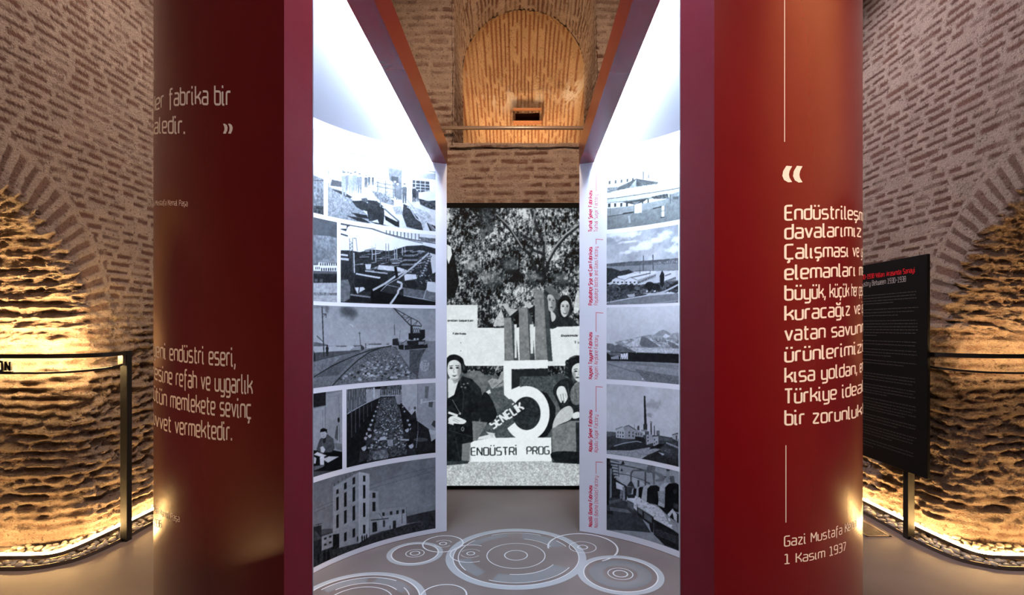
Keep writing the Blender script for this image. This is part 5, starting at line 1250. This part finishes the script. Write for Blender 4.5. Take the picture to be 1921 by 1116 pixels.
for x, y, r in ((545,545,75),(410,640,85),(720,640,60),(250,560,70),(930,640,80)): s.cloud(x, y, r, r*.7, .55, .55); s.cloud(x+10, y+r*.7, r*.8, r*.5, .10, .6)
s.P([(-600,842),(303,846),(303,1018),(500,1018),(500,1300),(-600,1300)], .93, .02, 20); s.P([(300,1015),(500,1018),(830,1003),(1500,990),(1500,1300),(300,1300)], .93, .02, 20)
s.P([(485,840),(520,830),(545,870),(605,880),(600,910),(548,935),(520,890)], .72, .08); s.P([(605,880),(545,930),(560,950),(605,915)], .10); s.P([(430,960),(480,880),(520,1000),(420,1005)], .75, .2, 4); s.P([(640,810),(720,850),(700,880),(660,855)], .75, .06); s.P([(690,870),(735,850),(735,910),(680,890)], .10)
s.text("emdan başarılan", 82, 968, 268, 968, 14, .18, 1.5); s.text("Fabrikası", 121, 1066, 217, 1066, 13, .18, 1.6); s.text("Ekonomide", 928, 1082, 1050, 1080, 14, .18, 1.6)
# two women in the background right
s.S([(800,760),(850,712),(905,770),(930,850),(905,1000),(820,1000)], .16, .06); s.S([(805,725),(850,703),(905,755),(932,800),(900,806),(850,768)], .38, .08)
s.S([(824,780),(850,768),(880,800),(886,850),(872,885),(850,898),(830,868)], .74, .05); s.cloud(872,850,22,60,.40,.6,0); s.S([(834,808),(842,803),(850,808),(842,812)], .15); s.S([(862,812),(869,808),(876,813),(869,816)], .15); s.L([(832,799),(851,798)], 4, .3); s.L([(855,812),(858,838),(851,842)], 4, .45); s.S([(842,862),(854,859),(866,864),(853,869)], .3); s.S([(850,890),(888,930),(860,975)], .8)
s.S([(820,1000),(880,960),(930,930),(1000,940),(1050,985),(1050,1004),(830,1008)], .14, .08); s.S([(902,845),(922,790),(965,772),(1000,812),(1004,880),(982,940),(918,932)], .09, .05)
s.S([(922,846),(940,818),(968,815),(986,840),(986,885),(966,928),(945,934),(926,905)], .84, .03); s.cloud(976,885,20,50,.45,.6,0); s.S([(932,857),(941,851),(950,857),(941,861)], .12); s.S([(964,857),(973,851),(981,857),(973,861)], .12); s.L([(931,846),(950,845)], 4, .25); s.L([(963,845),(982,847)], 4, .25); s.L([(956,862),(953,886),(961,888)], 4, .5); s.S([(938,902),(956,908),(975,901),(957,915)], .30)
s.S([(1040,760),(1062,750),(1062,880),(1020,900)], .85, .2)
# the wooden posts behind the numeral
s.crop(820, 620, 3.486)
def post(x0, x1, xt0, xt1, ytop):
    s.P([(xt0,ytop),(xt1,ytop),(x1,200),(x0,200)], .50, .10, 9); s.P([(xt1,ytop+10),(xt1+28,ytop+60),(x1+33,200),(x1,200)], .26, .05)
ov = lambda x, y: ((x/3.986)*3.486, (y/3.986-260)*3.486)     # upper crop to lower crop
(px0, py0) = ov(500, 960); post(441, 500, ov(500,0)[0], ov(555,0)[0], ov(0,940)[1]); post(540, 608, ov(610,0)[0], ov(675,0)[0], ov(0,865)[1]); post(642, 722, ov(730,0)[0], ov(795,0)[0], ov(0,735)[1])
s.P([(505,-40),(520,-40),(520,180),(508,180)], .9); s.P([(605,-40),(632,-40),(628,150),(612,150)], .9)
s.text("T u", 898, 84, 930, 84, 14, .2, 1.5); s.E(155,80,3,3,.3); s.E(155,133,3,3,.3)
# lower half of the picture
s.P([(-600,270),(200,270),(410,300),(440,300),(1500,290),(1500,860),(-600,860)], .34, .14, 5)
s.P([(190,290),(225,262),(280,262),(325,310),(335,355),(300,420),(220,380)], .42, .10, 8); s.P([(330,330),(362,310),(400,320),(420,270),(442,262),(442,360),(360,380)], .60, .2, 6); s.P([(320,400),(345,385),(352,408),(330,415)], .9)
s.P([(340,400),(440,330),(480,460),(340,560),(250,700),(740,720),(760,300),(560,300),(560,220),(430,330)], .30, .16, 5)
s.P([(540,300),(730,290),(760,420),(720,700),(480,720),(470,600)], .28, .15, 5)
s.P([(745,300),(770,285),(820,285),(845,310),(840,330),(780,340)], .25, .08)
# the numeral and its shadow
s.P([(487,258),(725,250),(725,298),(540,300),(540,360),(487,380)], .12)
s.P([(640,380),(720,410),(775,500),(770,600),(720,690),(640,715),(600,700),(700,560)], .08, .04)
s.P([(433,197),(724,192),(724,246),(487,252),(487,388),(470,446),(438,420)], .97)
def ringpart(cx, cy, r0, r1, a0, a1, g, sq=1.0):
    A = [math.radians(a0+(a1-a0)*i/40) for i in range(41)]
    s.P([(cx+r1*math.cos(t), cy+r1*sq*math.sin(t)) for t in A]+[(cx+r0*math.cos(t), cy+r0*sq*math.sin(t)) for t in A[::-1]], g)
ringpart(585, 541, 92, 150, -142, 147, .97, 1.19)
s.P([(438,420),(487,385),(505,425),(470,448)], .97); s.P([(470,446),(487,385),(540,362),(560,425),(500,450)], .97);
s.E(585,541,91,108,.14,.10,6)
s.P([(345,600),(560,470),(575,510),(372,645)], .2, .1, 5, .5)
s.text("SENELİK", 368, 641, 566, 514, 54, .95, 1.35)
# base with lettering
s.P([(222,722),(370,700),(745,698),(748,852),(212,858)], .97); s.P([(250,700),(370,672),(385,700),(240,715)], .9); s.P([(318,660),(380,672),(360,700)], .85); s.P([(212,735),(222,722),(222,855),(205,850)], .8)
s.text("ENDÜSTRİ", 224, 815, 516, 812, 50, .10, .85); s.text("PROG", 588, 808, 732, 806, 48, .10, .85)
# seated woman on the left
s.P([(-40,860),(20,560),(72,440),(165,295),(230,318),(285,378),(300,440),(300,520),(270,600),(265,700),(240,722),(165,760),(160,850),(72,872)], .09, .07, 9)
s.S([(165,300),(225,322),(280,380),(292,440),(260,420),(210,360)], .17, .10, 8, .6); s.L([(150,330),(175,420),(165,560)], 4, .2); s.L([(75,650),(180,680),(250,700)], 4, .2); s.L([(120,700),(150,850)], 4, .18)
s.S([(298,420),(340,420),(392,545),(350,600),(285,600)], .08, .03); s.P([(230,590),(330,600),(260,720),(235,720)], .45, .1)
s.P([(165,740),(220,730),(212,850),(162,845)], .48, .06)
s.P([(72,320),(95,300),(150,296),(112,420),(74,442)], .90); s.S([(100,300),(150,290),(140,330),(112,345)], .62, .05)
s.S([(56,210),(78,165),(125,157),(168,182),(180,220),(200,255),(190,280),(160,275),(150,300),(74,300)], .08, .05)
s.S([(68,245),(80,205),(118,192),(152,214),(158,262),(148,298),(120,322),(92,314),(72,285)], .88, .02); s.cloud(150,275,20,60,.42,.65,0); s.cloud(118,318,34,9,.5,.5,0)
s.S([(82,246),(92,238),(104,246),(92,251)], .10); s.S([(122,244),(133,237),(144,244),(133,249)], .10); s.L([(80,232),(104,230)], 5, .22); s.L([(120,228),(145,231)], 5, .22); s.L([(112,246),(107,270),(117,274)], 4, .5); s.S([(92,288),(113,293),(134,287),(114,303)], .30); s.L([(97,291),(130,290)], 3, .8)
s.S([(150,190),(172,215),(196,240),(198,272),(180,280),(164,262),(158,225)], .07, .06); s.S([(165,215),(180,235),(176,262),(168,240)], .22, .05); s.P([(20,200),(66,330),(40,420),(-40,400),(-40,200)], .4, .1)
s.S([(76,572),(112,556),(165,575),(192,592),(170,610),(110,606),(80,600)], .90); s.L([(110,575),(150,592)], 3, .5); s.L([(105,585),(140,600)], 3, .5); s.L([(74,535),(135,555)], 14, .9); s.L([(74,600),(110,612)], 12, .85); s.E(168,643,10,15,.55); s.E(168,643,6,10,.1); s.L([(100,450),(150,540)], 3, .55); s.E(150,542,8,8,.6)
for x, y in ((175,350),(200,345),(185,372),(160,368)): s.E(x, y, 7, 5, .45)
# seated woman on the right
s.S([(755,395),(800,330),(860,310),(930,320),(1100,330),(1150,600),(1100,860),(880,800),(800,500)], .13, .08, 8); s.S([(880,375),(925,335),(935,470),(890,480),(870,430)], .44, .14, 6); s.L([(900,380),(915,450)], 4, .25); s.L([(850,330),(865,430)], 4, .28)
s.S([(835,275),(845,205),(885,168),(930,163),(990,180),(1000,330),(910,305),(868,312)], .09, .06); s.S([(880,262),(892,228),(930,212),(985,228),(990,310),(935,338),(895,310)], .86); s.cloud(893,300,16,40,.4,.6,0)
s.S([(895,266),(906,260),(918,267),(906,271)], .12); s.L([(893,254),(918,250)], 5, .22); s.S([(903,306),(916,301),(930,306),(916,313)], .3); s.L([(928,262),(922,288),(930,291)], 3, .5)
s.L([(850,200),(870,176),(905,170)], 5, .35); s.L([(845,230),(860,200)], 5, .3)
for y in (210, 243, 276): s.E(852, y, 15, 19, .12, .05); s.L([(842,y-6),(856,y+6)], 4, .3)
s.S([(780,405),(795,368),(828,366),(846,400),(852,440),(832,474),(822,455),(812,472),(798,455)], .90); s.L([(806,415),(815,465)], 4, .45); s.L([(822,412),(830,465)], 4, .45); s.L([(838,410),(844,440)], 3, .5)
s.S([(755,637),(768,575),(812,515),(865,492),(890,528),(872,580),(800,612)], .78, .07); s.S([(885,545),(925,530),(932,565),(890,575)], .88); s.P([(752,640),(870,590),(930,590),(930,790),(850,800),(755,795)], .48, .10, 7); s.P([(905,600),(1100,590),(1100,800),(910,800)], .16, .06); s.S([(750,795),(930,792),(1100,830),(930,868),(780,860)], .10, .05)
# ground
s.P([(-700,868),(212,858),(748,852),(930,868),(1600,868),(1600,1030),(-700,1030)], .76, .30, 4)
s.P([(-700,862),(210,852),(200,868),(74,880),(-700,880)], .2, .1); s.P([(748,852),(930,866),(930,872),(760,862)], .15)
sc = s.out((.90, .97, 1.0), .05, .22)
sc = sc+np.array([0, .010, .016])*np.exp(-(sc[..., 1:2]**.45-.3)**2/.03)      # cold toning of the shadows
H_, W_ = sc.shape[:2]
scr_t = empty('backlit_screen', ((SX0+SX1)/2, YS, 0), 'tall backlit black and white picture of a large numeral 5 at the passage end', 'screen')
P = np.zeros((H_, W_, 3)); P[..., 0] = np.linspace(SX0, SX1, W_)[None]; P[..., 1] = YS; P[..., 2] = np.linspace(SZ1, SZ0, H_)[:, None]
m, nt, b = mat('lit_picture'); at = nt.nodes.new('ShaderNodeAttribute'); at.attribute_name = 'print'
b.inputs['Base Color'].default_value = (.01, .01, .01, 1); b.inputs['Roughness'].default_value = .9; b.inputs['Specular IOR Level'].default_value = 0
nt.links.new(at.outputs['Color'], b.inputs['Emission Color']); b.inputs['Emission Strength'].default_value = .95
grid_mesh('picture', P, m, {'print': sc}, flip=True, parent=scr_t)
mb = MB(); zt = scr(900, 381)[1]
mb.box((SX0-.05, YS+.004, .0), (SX1+.05, YS+.10, zt), .004).build('housing', M['black'], scr_t)
mb = MB()
for lo, hi in (((SX0-.05, YS-.012, SZ1), (SX1+.05, YS+.003, zt)), ((SX0-.05, YS-.012, 0), (SX1+.05, YS+.003, SZ0)), ((SX0-.05, YS-.012, SZ0), (SX0, YS+.003, SZ1)), ((SX1, YS-.012, SZ0), (SX1+.05, YS+.003, SZ1))): mb.box(lo, hi)
mb.build('frame', M['fabric'], scr_t)
